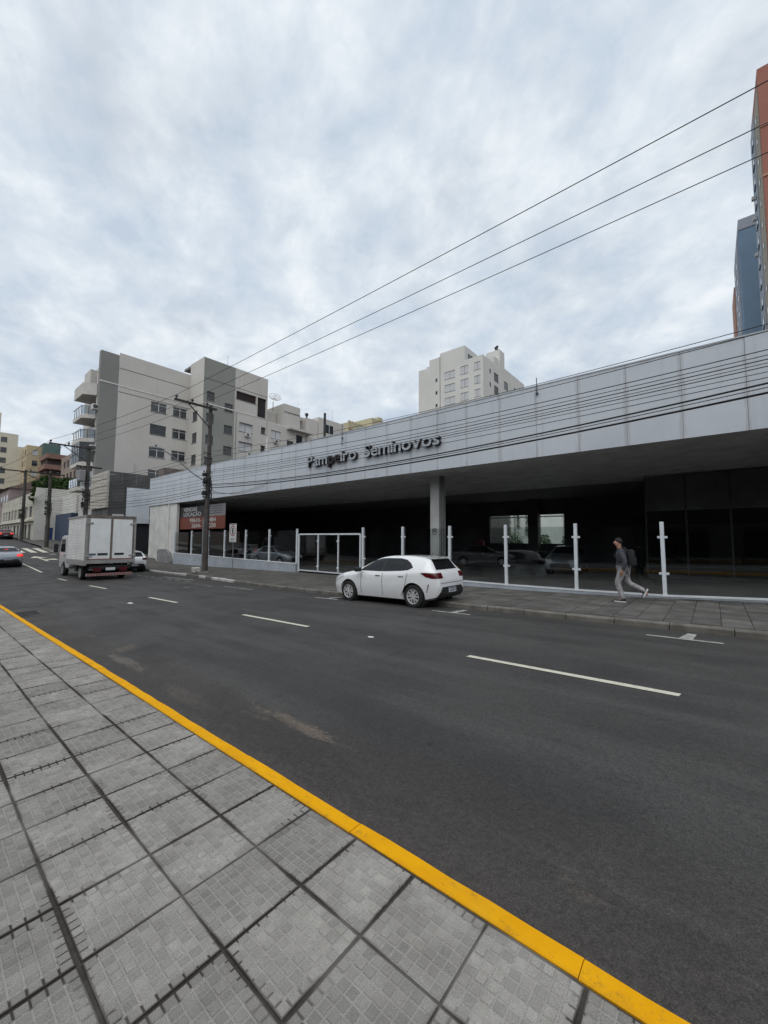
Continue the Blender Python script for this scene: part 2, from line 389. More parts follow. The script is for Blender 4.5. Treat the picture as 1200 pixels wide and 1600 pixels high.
# parking bay marks by the far kerb
def tee(x): 
    strip('parking_mark', x-.62, x+.5, 8.94, 9.03, WPAINT)
    mark('parking_mark', ((x-.12, 9.05), (x+.08, 9.05), (x+.12, 9.62), (x-.02, 9.62)), WPAINT)
tee(-.42); tee(-5.2); tee(-9.95); tee(4.4)
strip('parking_mark', -16.9, -14.6, 9.02, 9.09, WPAINT)
for i in range(9): strip('parking_mark', -30.6+i*1.15, -30.6+i*1.15+.62, 9.3-i*.01, 9.38-i*.01, WPAINT)
for x0, x1 in ((-25.5,-21.5),): strip('parking_mark', x0, x1, 9.75, 9.85, WPAINT)
# round manhole plate, asphalt collar, square storm-drain
IRON = mat('cast_iron', (.045, .043, .042), .6, .25, 9, .3, 40, metal=.3)
mb = MB(); n = 28; z0 = zroad(-17.4, 8.25)+.004
tilt = lambda x, y: zroad(x, y)
def disc(cx, cy, r, lift, name, m):
    mb = MB(); P = [(cx+r*cos(2*pi*i/n), cy+r*sin(2*pi*i/n)) for i in range(n)]
    mb.add([(x, y, tilt(x, y)+lift) for x, y in P], [tuple(range(n))]); return mb.build(name, m, ROAD)
disc(-17.6, 8.2, .62, .004, 'manhole_collar', mat('concrete_collar', (.10, .095, .09), .9, .2, 6)); disc(-17.6, 8.2, .40, .009, 'manhole_cover', IRON)
DR = thing('storm_drain', 'dark iron storm drain grate set in the road beside the yellow kerb', 'drain', (-14.5, 2.1, zr(-14.5)))
zd = zr(-14.5)+.02
MB().box(-15.0,-14.0,1.84,1.86,zd-.1,zd+.006).box(-15.0,-14.0,2.36,2.40,zd-.1,zd+.006).box(-15.02,-14.98,1.86,2.36,zd-.1,zd+.006).box(-14.02,-13.98,1.86,2.36,zd-.1,zd+.006).build('frame', mat('drain_concrete', (.075,.07,.065), .9, .2, 8), DR)
MB().box(-14.98,-14.02,1.86,2.36,zd-.09,zd-.05).build('pit', mat('drain_dark', (.012,.012,.012), .9), DR)
for i in range(11): MB().box(-14.95+i*.085,-14.91+i*.085,1.87,2.35,zd-.05,zd-.004).build('bar', IRON, DR)

# --- near pavement: raised-square concrete tiles, each one an object
def walk_sheet(name, m, x0, x1, y0, y1, drop, step=2.0):
    mb = MB(); n = int((x1-x0)/step)
    for i in range(n):
        a, b = x0+(x1-x0)*i/n, x0+(x1-x0)*(i+1)/n
        mb.quad((a, y0, zk(a)-drop), (b, y0, zk(b)-drop), (b, y1, zk(b)-drop), (a, y1, zk(a)-drop))
    return tag(mb.build(name, m), kind='structure')
k = nodemat('dirty_joint'); worn = k.ss(k.nz(1.25, 3, .6, k.mp(loc=(3, 9, 0))), .30, .52)
k.l.new(k.mix(worn, (.155, .145, .132), k.mix(k.ss(k.nz(20, 4, .7), .3, .7), (.030, .026, .023), (.058, .050, .043))), k.p.inputs['Base Color']); k.p.inputs['Roughness'].default_value = .95; GROUT = k.m
NEARW = walk_sheet('near_pavement', GROUT, -30, 10, -.65, 1.72, .0095, 1)
walk_sheet('near_pavement_back', mat('cement_paving', (.27,.265,.255), .9, .15, 2, .2, 50), -60, 30, -7, -.64, .006)
walk_sheet('near_pavement_end', mat('cement_paving', (.27,.265,.255)), -120, -30, -.65, 1.705, .006, 3)
k = nodemat('cement_tile')
oc = k.n.new('ShaderNodeTexCoord').outputs['Object']; so_ = k.n.new('ShaderNodeSeparateXYZ'); k.l.new(oc, so_.inputs[0])
oi = k.n.new('ShaderNodeObjectInfo').outputs['Random']
c = k.mix(k.ss(k.nz(4, 5, .6), .3, .7), (.238, .223, .203), (.325, .306, .281))
c = k.mix(k.ma('MULTIPLY', k.ss(k.nz(1.1, 4, .6), .45, .7), .5), c, (.225, .213, .198))
tv = k.ma('ADD', .88, k.ma('MULTIPLY', oi, .24)); tb = k.n.new('ShaderNodeCombineXYZ')
for i in range(3): k.l.new(tv, tb.inputs[i])
c = k.mix(1.0, c, tb.outputs[0], 'MULTIPLY')
fl = k.n.new('ShaderNodeVectorMath'); fl.operation = 'FLOOR'; sc_ = k.n.new('ShaderNodeVectorMath'); sc_.operation = 'SCALE'; sc_.inputs['Scale'].default_value = 1/.047625; k.l.new(oc, sc_.inputs[0]); k.l.new(sc_.outputs[0], fl.inputs[0])
wnz = k.n.new('ShaderNodeTexWhiteNoise'); wnz.noise_dimensions = '4D'; zx = k.n.new('ShaderNodeVectorMath'); zx.operation = 'MULTIPLY'; zx.inputs[1].default_value = (1, 1, 0); k.l.new(fl.outputs[0], zx.inputs[0]); k.l.new(zx.outputs[0], wnz.inputs['Vector']); k.l.new(k.ma('MULTIPLY', oi, 97.0), wnz.inputs['W'])
c = k.mix(1.0, c, k.mix(wnz.outputs['Value'], (.84,)*3, (1.13,)*3), 'MULTIPLY')
worn = k.ss(k.nz(1.25, 3, .6, k.mp(loc=(3, 9, 0))), .36, .58)
ex = k.ma('SUBTRACT', .1925, k.ma('ABSOLUTE', so_.outputs[0])); ey = k.ma('SUBTRACT', .1925, k.ma('ABSOLUTE', so_.outputs[1]))
ed = k.ma('MINIMUM', ex, ey)
gro = k.ss(so_.outputs[2], -.0012, -.0030)         # inside the grooves
c = k.mix(k.ma('MULTIPLY', k.ma('MULTIPLY', gro, .55), k.ss(k.nz(5, 3, .6), .3, .6, .35, 1)), c, (.36, .345, .32))
dirtw = k.ma('ADD', k.ma('MULTIPLY', k.ss(k.nz(2.1, 3, .6), .40, .62), .042), k.ma('MULTIPLY', k.ma('SUBTRACT', k.nz(34, 2, .5), .5), .03))
dirt = k.ss(k.ma('SUBTRACT', k.ma('SUBTRACT', ed, .002), dirtw), .006, -.004)
c = k.mix(k.ma('MULTIPLY', dirt, k.ma('MULTIPLY', worn, k.ma('ADD', .10, k.ma('MULTIPLY', gro, .85)))), c, (.042, .036, .032))
c = k.mix(k.ma('MULTIPLY', k.ma('MULTIPLY', k.ss(ed, .012, .0), .8), worn), c, (.050, .043, .038))
sp = k.nz(420, 2, .8); c = k.mix(1.0, c, k.mix(k.ss(sp, .28, .72), (.58,)*3, (1.42,)*3), 'MULTIPLY')
vs_ = k.vor(2.2, k.mp((1, 1, .01))); c = k.mix(k.ma('MULTIPLY', k.ss(vs_.outputs['Distance'], .03, .018), .7), c, (.07, .065, .06))
k.l.new(c, k.p.inputs['Base Color']); k.p.inputs['Roughness'].default_value = .88; k.p.inputs['Specular IOR Level'].default_value = .25
k.bump(sp, .5, .003); TILE = k.m
def tile_mesh(seed):
    r = random.Random(seed); mb = MB(); h = .1905; nn = 8; p = 2*h/nn
    mb.box(-h, h, -h, h, -.03, -.0032)
    for i in range(nn):
        for j in range(nn):
            cx, cy = -h+(i+.5)*p, -h+(j+.5)*p; a = p/2-.0026; b = p/2-.0062; t = r.uniform(-.0004, .0006)
            if r.random() < .08: t -= .0009
            z0 = -.0032; z1 = t
            vs = [(cx-a,cy-a,z0),(cx+a,cy-a,z0),(cx+a,cy+a,z0),(cx-a,cy+a,z0),(cx-b,cy-b,z1),(cx+b,cy-b,z1),(cx+b,cy+b,z1),(cx-b,cy+b,z1)]
            mb.add(vs, [(4,5,6,7),(0,1,5,4),(1,2,6,5),(2,3,7,6),(3,0,4,7)])
    me = mb.mesh('tile'); me.materials.append(TILE); return me
TM = [tile_mesh(i) for i in range(4)]; P = .3955; rr = random.Random(3)
for ix in range(-37, 3):
    for iy in range(5):
        x = -.82+P*(ix+.5); y = 1.705-P*(iy+.5)
        if iy == 4 and (ix < -16 or ix > -1): continue
        if iy == 3 and ix < -26: continue
        instance('tile', TM[rr.randrange(4)], TILE, (x+rr.uniform(-.002,.002), y+rr.uniform(-.002,.002), zk(x)+rr.uniform(-.001,.0015)), NEARW, (rr.uniform(-.002,.002), -.0242+rr.uniform(-.002,.002), rr.uniform(-.006,.006)))
# --- near kerb: yellow painted stones
k = nodemat('yellow_paint')
c = k.mix(k.ss(k.nz(5, 5, .65), .3, .7), (.76, .345, .001), (.84, .405, .002))
c = k.mix(k.ma('MULTIPLY', k.ss(k.nz(13, 8, .82), .54, .68), .6), c, (.30, .17, .03))
c = k.mix(k.ma('MULTIPLY', k.ss(k.nz(7, 6, .75, k.mp((.35, 2.2, 1), loc=(2, 2, 0))), .60, .72), .6), c, (.10, .075, .045))
c = k.mix(k.ma('MULTIPLY', k.ss(k.ma('ADD', k.y, k.ma('MULTIPLY', k.nz(9, 5, .7), .05)), 1.765, 1.725), .28), c, (.20, .12, .03))
vk = k.vor(2.6, k.mp((1, 1, .01), loc=(5, 1, 0))); c = k.mix(k.ma('MULTIPLY', k.ss(vk.outputs['Distance'], .05, .03), .8), c, (.05, .04, .03))
c = k.mix(k.ma('MULTIPLY', k.ss(k.nz(1.5, 4, .6), .5, .75), .3), c, (.42, .24, .03))
k.l.new(c, k.p.inputs['Base Color']); k.p.inputs['Roughness'].default_value = .8; k.p.inputs['Specular IOR Level'].default_value = .15; k.bump(k.nz(120, 3, .7), .35, .004); YEL = k.m
KERBN = thing('kerb', 'bright yellow painted kerb edging the near tiled pavement', 'kerb', (-5, 1.77, zk(-5)))
x = 3.2; rk = random.Random(5)
while x > -30:
    L = 1.22; a, b = x-L+.004, x; za, zb = zk(a), zk(b); dy = rk.uniform(-.004,.004); dz = rk.uniform(-.0015,.0015); mb = MB()
    prof = [(1.711,-.30),(1.711,-.003),(1.79,-.002),(1.809,-.007),(1.821,-.024),(1.827,-.30)]
    nseg = 6; R_ = []
    for i in range(nseg+1):
        xx = a+(b-a)*i/nseg; wob = rk.uniform(-.004,.004)
        R_.append([(xx, y+dy+(wob if q > 1 else 0), zk(xx)+z+dz) for q, (y, z) in enumerate(prof)])
    vs = [p for r in R_ for p in r]; m_ = len(prof)
    fs = [(i*m_+j, i*m_+j+1, (i+1)*m_+j+1, (i+1)*m_+j)[::-1] for i in range(nseg) for j in range(m_-1)] + [tuple(range(m_))[::-1] if 0 else tuple(range(m_)), tuple(range(nseg*m_+m_-1, nseg*m_-1, -1))]
    mb.add(vs, fs); mb.build('kerb_stone', YEL, KERBN, smooth=True); x -= L
# dirt seam where asphalt meets the kerb
mb = MB(); rs = random.Random(9); xs = [4-.12*i for i in range(260)]
P2 = [(x, 1.815, 1.842+.035*rs.random()+.02*sin(x*3)) for x in xs]
for i in range(len(xs)-1):
    (a, y0, y1), (b, y2, y3) = P2[i], P2[i+1]
    mb.quad((b, y2, zroad(b, y2)+.003), (a, y0, zroad(a, y0)+.003), (a, y1, zroad(a, y1)+.003), (b, y3, zroad(b, y3)+.003))
mb.build('gutter_seam', mat('gutter_crack', (.016,.014,.013), .95), ROAD)
# small litter on the road
LIT = mat('crumpled_paper', (.62,.61,.58), .8)
for nm, lb, x, y, s in (('paper_scrap','small white paper scrap lying in the middle lane behind the hatchback', -5.0, 5.62, .075), ('paper_scrap','pale scrap on the road beyond the lane dashes near the truck', -14.2, 4.5, .12)):
    bm = bmesh.new(); bmesh.ops.create_icosphere(bm, subdivisions=1, radius=s)
    for q in bm.verts: q.co = Vector((q.co.x*random.uniform(.7,1.2), q.co.y*random.uniform(.5,1), abs(q.co.z)*random.uniform(.1,.35)))
    me = bpy.data.meshes.new(nm); bm.to_mesh(me); bm.free(); o = obj(nm, me, LIT); o.location = (x, y, zroad(x, y)+.003); tag(o, lb, 'litter', 'scraps of litter on the road')

# --- far pavement: slabs near the gate and fence, sheet elsewhere
k = nodemat('far_slab')
oi = k.n.new('ShaderNodeObjectInfo').outputs['Random']
c = k.mix(k.ss(k.nz(2.0, 5, .6), .3, .7), (.070, .066, .060), (.118, .112, .104))
tv = k.ma('ADD', .78, k.ma('MULTIPLY', oi, .44)); tb = k.n.new('ShaderNodeCombineXYZ')
for i in range(3): k.l.new(tv, tb.inputs[i])
c = k.mix(1.0, c, tb.outputs[0], 'MULTIPLY')
c = k.mix(k.ma('MULTIPLY', k.ss(k.nz(.7, 4, .6, k.mp(loc=(5, 1, 0))), .55, .7), .5), c, (.05, .046, .042))
damp = k.ma('MULTIPLY', k.ss(k.nz(.9, 3, .5, k.mp(loc=(2.3, 4, 0))), .42, .60), k.ss(k.y, 13.2, 13.9)); damp = k.ma('MULTIPLY', damp, k.ss(k.x, -3.5, -1.5))
c = k.mix(k.ma('MULTIPLY', damp, .85), c, (.016, .015, .015))
blot(-.35, 14.0, .75, .28, .92, (.010, .010, .010), 2.5); blot(-6.3, 14.15, .45, .14, .8, (.014, .013, .012), 2.5); blot(-16.0, 13.6, 1.6, .35, .7, (.02, .019, .018), 2.5)
c = k.mix(1.0, c, k.mix(k.ss(k.nz(160, 2, .7), .3, .7), (.75,)*3, (1.25,)*3), 'MULTIPLY')
k.l.new(c, k.p.inputs['Base Color']); k.l.new(k.ss(damp, 0, 1, .85, .35), k.p.inputs['Roughness']); k.bump(k.nz(60, 4, .7), .4, .006); SLAB = k.m
mb = MB(); xs = [-130,-110,-95]+list(range(-85,-40,5))+[-40+i for i in range(61)]+[30,45,60]
for i in range(len(xs)-1):
    for j in range(6):
        def f(x, t):
            y = yk(x)+.13+(14.42-yk(x)-.13)*t; return (x, y, zs(x, y)-.012)
        mb.quad(f(xs[i], j/6), f(xs[i+1], j/6), f(xs[i+1], (j+1)/6), f(xs[i], (j+1)/6))
FARW = tag(mb.build('far_pavement', mat('far_pavement_cement', (.082,.077,.070), .9, .25, 1.1, .35, 30, grain=.25, gscale=90), smooth=True), kind='structure')
# hard-standing behind the frontage line at left
mb = MB()
for i in range(len(xs)-1):
    a, b = xs[i], xs[i+1]
    if b > -40: break
    mb.quad((a, 14.42, zs(a, 14.42)-.012), (b, 14.42, zs(b, 14.42)-.012), (b, 30, zs(b, 14.42)-.012), (a, 30, zs(a, 14.42)-.012))
tag(mb.build('forecourt', mat('far_pavement_cement', (.09,.085,.078)), smooth=False), kind='structure')
sm = MB(); h = .2275
sm.add([(-h,-h,-.03),(h,-h,-.03),(h,h,-.03),(-h,h,-.03),(-h,-h,-.006),(h,-h,-.006),(h,h,-.006),(-h,h,-.006),(-h+.006,-h+.006,0),(h-.006,-h+.006,0),(h-.006,h-.006,0),(-h+.006,h-.006,0)],
       [(8,9,10,11),(4,5,9,8),(5,6,10,9),(6,7,11,10),(7,4,8,11),(0,1,5,4),(1,2,6,5),(2,3,7,6),(3,0,4,7)])
SME = sm.mesh('slab'); SME.materials.append(SLAB); rr = random.Random(11)
for ix in range(-25, 7):
    for iy in range(9):
        x = .3+ix*.465; y = 14.27-.235-iy*.465
        if y-.24 < yk(x)+.14: continue
        gy = (zs(x, y+.2)-zs(x, y-.2))/.4; gx = (zs(x+.2, y)-zs(x-.2, y))/.4
        instance('slab', SME, SLAB, (x, y, zs(x, y)+.008+rr.uniform(-.004,.004)), FARW, (gy+rr.uniform(-.006,.006), -gx+rr.uniform(-.006,.006), rr.uniform(-.008,.008)))
# far kerb stones, some with worn white paint
KST = mat('kerb_concrete', (.13,.122,.108), .9, .3, 3, .4, 40); KWH = mat('kerb_white', (.42,.41,.39), .85, .3, 4, .3, 40)
KERBF = thing('kerb', 'low weathered concrete kerb along the far pavement past the hatchback', 'kerb', (-8, 9.95, zk(-8)))
x = 12; rk = random.Random(6)
while x > -60:
    L = .98; a, b = x-L+.012, x; mb = MB(); ja = rk.uniform(-.012,.012); dz = rk.uniform(-.012,.008)
    prof = [(-.005,-.25),(0,-.03),(.02,-.004),(.04,.004),(.135,.004),(.135,-.25)]
    vs = [(xx, yk(xx)+y+ja, zk(xx)+z+dz) for xx in (a, b) for y, z in prof]; m_ = 6
    mb.add(vs, [(j, j+m_, j+1+m_, j+1) for j in range(m_-1)]+[tuple(range(m_)), tuple(range(2*m_-1, m_-1, -1))])
    mb.build('kerb_stone', KWH if (-31 < x < -22 or -20.6 < x < -17.5) and rk.random() < .85 else KST, KERBF, smooth=True); x -= L

# ================================================================== SHOWROOM
FY = 14.5; ZB, ZT = 4.66, 7.30
SH = thing('car_showroom', 'long single-storey empty car showroom with deep grey metal fascia over a dark open hall', 'showroom', (-17, 20, -.3))
k = nodemat('fascia_panel')
oi = k.n.new('ShaderNodeObjectInfo').outputs['Random']
c = k.mix(k.ss(k.nz(.5, 4, .6), .3, .7), (.475, .505, .54), (.525, .555, .59))
c = k.mix(k.ma('MULTIPLY', oi, .22), c, (.43, .46, .495))
sv = k.nz(2.0, 6, .65, k.mp((1.6, 1, .10))); c = k.mix(k.ma('MULTIPLY', k.ss(sv, .52, .75), .30), c, (.27, .27, .28))
# grime runs beside each panel joint and under the coping
oc = k.n.new('ShaderNodeTexCoord').outputs['Object']; s_ = k.n.new('ShaderNodeSeparateXYZ'); k.l.new(oc, s_.inputs[0])
ej = k.ma('SUBTRACT', .70, k.ma('ABSOLUTE', s_.outputs[0])); jn = k.ma('MULTIPLY', k.ss(k.nz(1.3, 5, .7, k.mp((3, 1, .5))), .35, .65), .085)
c = k.mix(k.ma('MULTIPLY', k.ss(k.ma('SUBTRACT', ej, jn), .03, -.02), .34), c, (.29, .275, .275))
c = k.mix(k.ma('MULTIPLY', k.ma('MULTIPLY', k.ss(s_.outputs[2], 1.1, 1.34), k.ss(k.nz(2.5, 5, .7), .35, .7)), .35), c, (.24, .225, .22))
k.l.new(c, k.p.inputs['Base Color']); k.p.inputs['Roughness'].default_value = .5; k.p.inputs['Specular IOR Level'].default_value = .3
k.bump(k.nz(1.4, 2, .5), .08, .03); FASC = k.m
mb = MB(); hw = .7095; mb.bbox(-hw, hw, -.03, .03, -(ZT-ZB)/2, (ZT-ZB)/2, .006); PM = mb.mesh('fascia_panel'); PM.materials.append(FASC)
x = 6.6-.02; i = 0; rr = random.Random(2)
while x > -40.6:
    instance('fascia_panel', PM, FASC, (x-.71, FY+rr.uniform(-.004, .004), (ZB+ZT)/2), SH); x -= 1.424
XL = x; XR = 6.6
DK = mat('joint_black', (.10,.10,.105), .8)
MB().box(XL, XR, FY+.05, FY+.25, ZB+.03, ZT-.02).build('fascia_backing', DK, SH)
MB().box(XL-.01, XR, FY-.045, FY+.30, ZT+.003, ZT+.045).build('coping', mat('coping_metal', (.36,.38,.40), .5, .1, 2), SH)
MB().box(XL, XL+.06, FY+.26, 31, ZB, ZT).build('side_wall', FASC, SH)
# roof and soffit
MB().box(XL+.07, XR, FY+.31, 31, ZB+.55, ZB+.9).build('roof', mat('roof_sheet', (.2,.2,.2), .8), SH)
SOF = mat('soffit_metal', (.74,.74,.74), .5, .12, 1.2)
for i in range(46):
    y = FY+.06+i*.2; MB().box(XL+.08, XR, y, y+.165, ZB+.02+(.03 if i % 6 == 4 else 0), ZB+.06).build('soffit_slat', SOF, SH)
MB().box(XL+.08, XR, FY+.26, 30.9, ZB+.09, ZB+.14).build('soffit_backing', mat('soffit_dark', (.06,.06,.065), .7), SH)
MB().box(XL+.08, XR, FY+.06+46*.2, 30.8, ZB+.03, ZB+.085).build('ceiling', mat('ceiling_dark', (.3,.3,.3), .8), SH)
# floor of the hall
mb = MB(); xs = [-41+i for i in range(49)]
for a, b in zip(xs, xs[1:]): mb.quad((a, 14.55, zf(a)+.02), (b, 14.55, zf(b)+.02), (b, 31, zf(b)+.05), (a, 31, zf(a)+.05))
mb.build('hall_floor', mat('hall_concrete', (.20,.195,.19), .45, .25, .6), SH)
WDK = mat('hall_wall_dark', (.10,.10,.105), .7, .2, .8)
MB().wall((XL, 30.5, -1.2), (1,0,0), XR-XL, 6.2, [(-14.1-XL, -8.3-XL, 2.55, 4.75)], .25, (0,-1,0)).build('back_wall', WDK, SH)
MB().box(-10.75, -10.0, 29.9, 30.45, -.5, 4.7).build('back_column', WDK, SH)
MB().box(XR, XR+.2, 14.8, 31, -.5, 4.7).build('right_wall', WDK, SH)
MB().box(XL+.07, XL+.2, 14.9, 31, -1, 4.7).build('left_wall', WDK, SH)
# inner glazed office at right
OFG = glassmat('office_glass', (.35,.37,.38), 1.45)
FRM = mat('dark_frame', (.05,.05,.055), .5)
for i in range(6):
    x0 = -2.4+i*1.5
    MB().box(x0, x0+.07, 22, 22.08, -.2, 4.6).build('office_mullion', FRM, SH)
    MB().box(x0+.07, x0+1.5, 22.03, 22.045, .1, 3.0).build('office_pane', OFG, SH)
    MB().box(x0+.07, x0+1.5, 22, 22.07, 3.0, 4.6).build('office_panel', WDK, SH)
    MB().box(x0+.07, x0+1.5, 22, 22.07, -.2, .1).build('office_plinth', WDK, SH)
# street column with logo sticker
CST = mat('column_paint', (.50,.50,.49), .6, .1, 1.2, streak=.35)
cx0, cx1, cy0, cy1 = -10.46, -9.97, 16.0, 16.62
MB().bbox(cx0, cx1, cy0, cy1, -.4, ZB+.02, .015).build('column', CST, SH)
MB().cyl((cx1+.10, cy0+.18, -.3), (cx1+.10, cy0+.18, ZB+.02), .055).build('downpipe', mat('pvc_grey', (.17,.17,.17), .5), SH)
STK = mat('sticker_black', (.02,.02,.022), .5)
mb = MB(); zc = 2.02; xc = (cx0+cx1)/2; yc = cy0-.006
for j in range(3):
    r0 = .16; z0 = zc+.075-j*.075
    mb.prism([(xc-r0, yc, z0), (xc, yc, z0+.085), (xc+r0, yc, z0), (xc+r0-.05, yc, z0-.012), (xc, yc, z0+.048), (xc-r0+.05, yc, z0-.012)], 0, (0,-.003,0))
mb.prism([(xc-.13,yc,zc-.13),(xc+.13,yc,zc-.13),(xc+.13,yc,zc-.155),(xc-.13,yc,zc-.155)], 0, (0,-.003,0)); mb.build('logo_sticker', STK, SH)
# dirty white end wall at the left with a rendered buttress at its foot
DW = mat('dirty_white_wall', (.58,.575,.55), .85, .12, .9, .2, 20, streak=.5, stain=(.24,.23,.21))
MB().box(XL+.05, -35.7, 14.58, 14.80, -1.0, ZB+.02).build('end_wall', DW, SH)
MB().box(-37.35, -37.15, 14.50, 14.575, -.9, ZB+.02).build('pilaster', DW, SH)
mb = MB(); P3 = [(-38.9,-.9),(-36.0,-.9),(-36.0,-.45),(-36.5,.35),(-37.2,.62),(-38.5,.6),(-38.9,.45)]
mb.prism([(a, 14.30, b) for a, b in P3], 0, (0,.19,0)); mb.build('buttress', mat('grey_render', (.20,.20,.205), .9, .25, 1.5, .4, 14), SH)
# weak warm bulb deep in the hall
mb = MB(); mb.bbox(2.05, 2.27, 21.7, 21.92, 2.62, 2.84, .03); o = mb.build('wall_lamp', emitmat('warm_bulb', (1,.62,.34), .55), None)
tag(o, 'small square lit lamp glowing dimly inside the dark hall at far right', 'lamp')
# sky bars above the roof edge (wire stays)
STEEL = mat('dark_steel', (.06,.06,.065), .5, .2, 6, metal=.4)
for x_, h0, h1 in ((-15.0,6.6,7.75),(-4.75,6.95,7.6)):
    o = thing('wire_stay', 'thin dark stay rod rising above the fascia ' + ('left of the sign letters' if x_ < -10 else 'right of the sign letters'), 'rod', (x_, FY-.1, h0))
    MB().cyl((x_, FY-.10, h0), (x_, FY-.10, h1), .016, n=6).build('rod', STEEL, o); MB().box(x_-.035, x_+.035, FY-.13, FY-.05, 6.98, 7.04).build('bracket', STEEL, o)

# ---- raised sign letters
SG = thing('shop_sign', 'raised metal letters reading Pampeiro Seminovos on the grey fascia', 'sign', (-13.3, FY-.1, 5.72))
LFACE = mat('letter_face', (.37,.40,.43), .45, .08, 3); LSIDE = mat('letter_side', (.028,.026,.030), .5, .2, 4); LRED = mat('letter_wine', (.022,.010,.013), .5, .2, 4)
TXT = 'Pampeiro Seminovos'; size = .86
adv = {}
wid = []
for ch in TXT:
    me = text_mesh(ch, size, .11, .010) if ch != ' ' else None
    if me is None: wid.append((None, 0, .36)); continue
    xsv = [v.co.x for v in me.vertices]; wid.append((me, min(xsv), max(xsv)))
tot = sum((b-a if m_ else b) for m_, a, b in wid); gap = .058; scale = (8.86-gap*(len(TXT)-1))/tot
x = -17.72
for i, (me, a, b) in enumerate(wid):
    ww = (b-a if me else b)*scale
    if me:
        red = TXT[:i+1] in ('Pamp', 'Pampe')
        me.materials.clear(); me.materials.append(LSIDE); me.materials.append(LRED if red else LFACE)
        for p in me.polygons: p.material_index = 1 if p.normal.z > .9 else 0
        o = obj('letter', me, None); o.scale = (scale, 1, 1); o.rotation_euler = (pi/2, 0, 0); o.location = (x-a*scale, FY-.13, 5.73)
        o.parent = SG; o.matrix_parent_inverse = world_m(SG).inverted()
    x += ww+gap

# ---- realty banner on the end of the hall
BN = thing('realty_banner', 'orange and charcoal realty banner with phone numbers hung under the left end of the canopy', 'banner', (-31.8, 14.9, 2.4))
z0, zm, z1 = 2.36, 3.36, 4.26; xa, xb, xm = -35.65, -27.9, -31.0; Yb = 14.86
MB().box(xa, xm, Yb, Yb+.03, zm+.002, z1).build('dark_panel', mat('banner_charcoal', (.035,.032,.036), .6), BN)
MB().box(xm+.002, xb, Yb, Yb+.03, zm+.002, z1).build('grey_panel', mat('banner_grey', (.20,.20,.205), .6, .1, 1), BN)
MB().box(xa, xb, Yb, Yb+.03, z0, zm-.002).build('orange_panel', mat('banner_orange', (.16,.042,.026), .6, .1, 1), BN)
BW = mat('banner_lettering', (.45,.45,.44), .6)
def lettering(name, s, x, z, size, parent, m, y, sx=1.0):
    me = text_mesh(s, size, .004, .008); o = obj(name, me, m); o.rotation_euler = (pi/2, 0, 0); o.scale = (sx, 1, 1); o.location = (x, y, z); o.parent = parent; o.matrix_parent_inverse = world_m(parent).inverted(); return o
lettering('lettering', 'VENDAS', -35.0, 3.86, .44, BN, BW, Yb-.006, 1.5); lettering('lettering', 'LOCAÇÃO', -35.0, 3.45, .44, BN, BW, Yb-.006, 1.5)
lettering('lettering', '99610-', -33.8, 2.92, .46, BN, BW, Yb-.006, 1.6); lettering('lettering', '484', -30.4, 2.92, .46, BN, BW, Yb-.006, 1.6)
lettering('lettering', '2604-', -33.4, 2.48, .46, BN, BW, Yb-.006, 1.6); lettering('lettering', '220', -30.4, 2.48, .46, BN, BW, Yb-.006, 1.6)
for zz_ in (4.08, 3.9, 3.72, 3.54): MB().box(-30.4, -28.3, Yb-.005, Yb-.001, zz_, zz_+.05).build('print_line', mat('banner_dark_print', (.06,.06,.065), .6), BN)

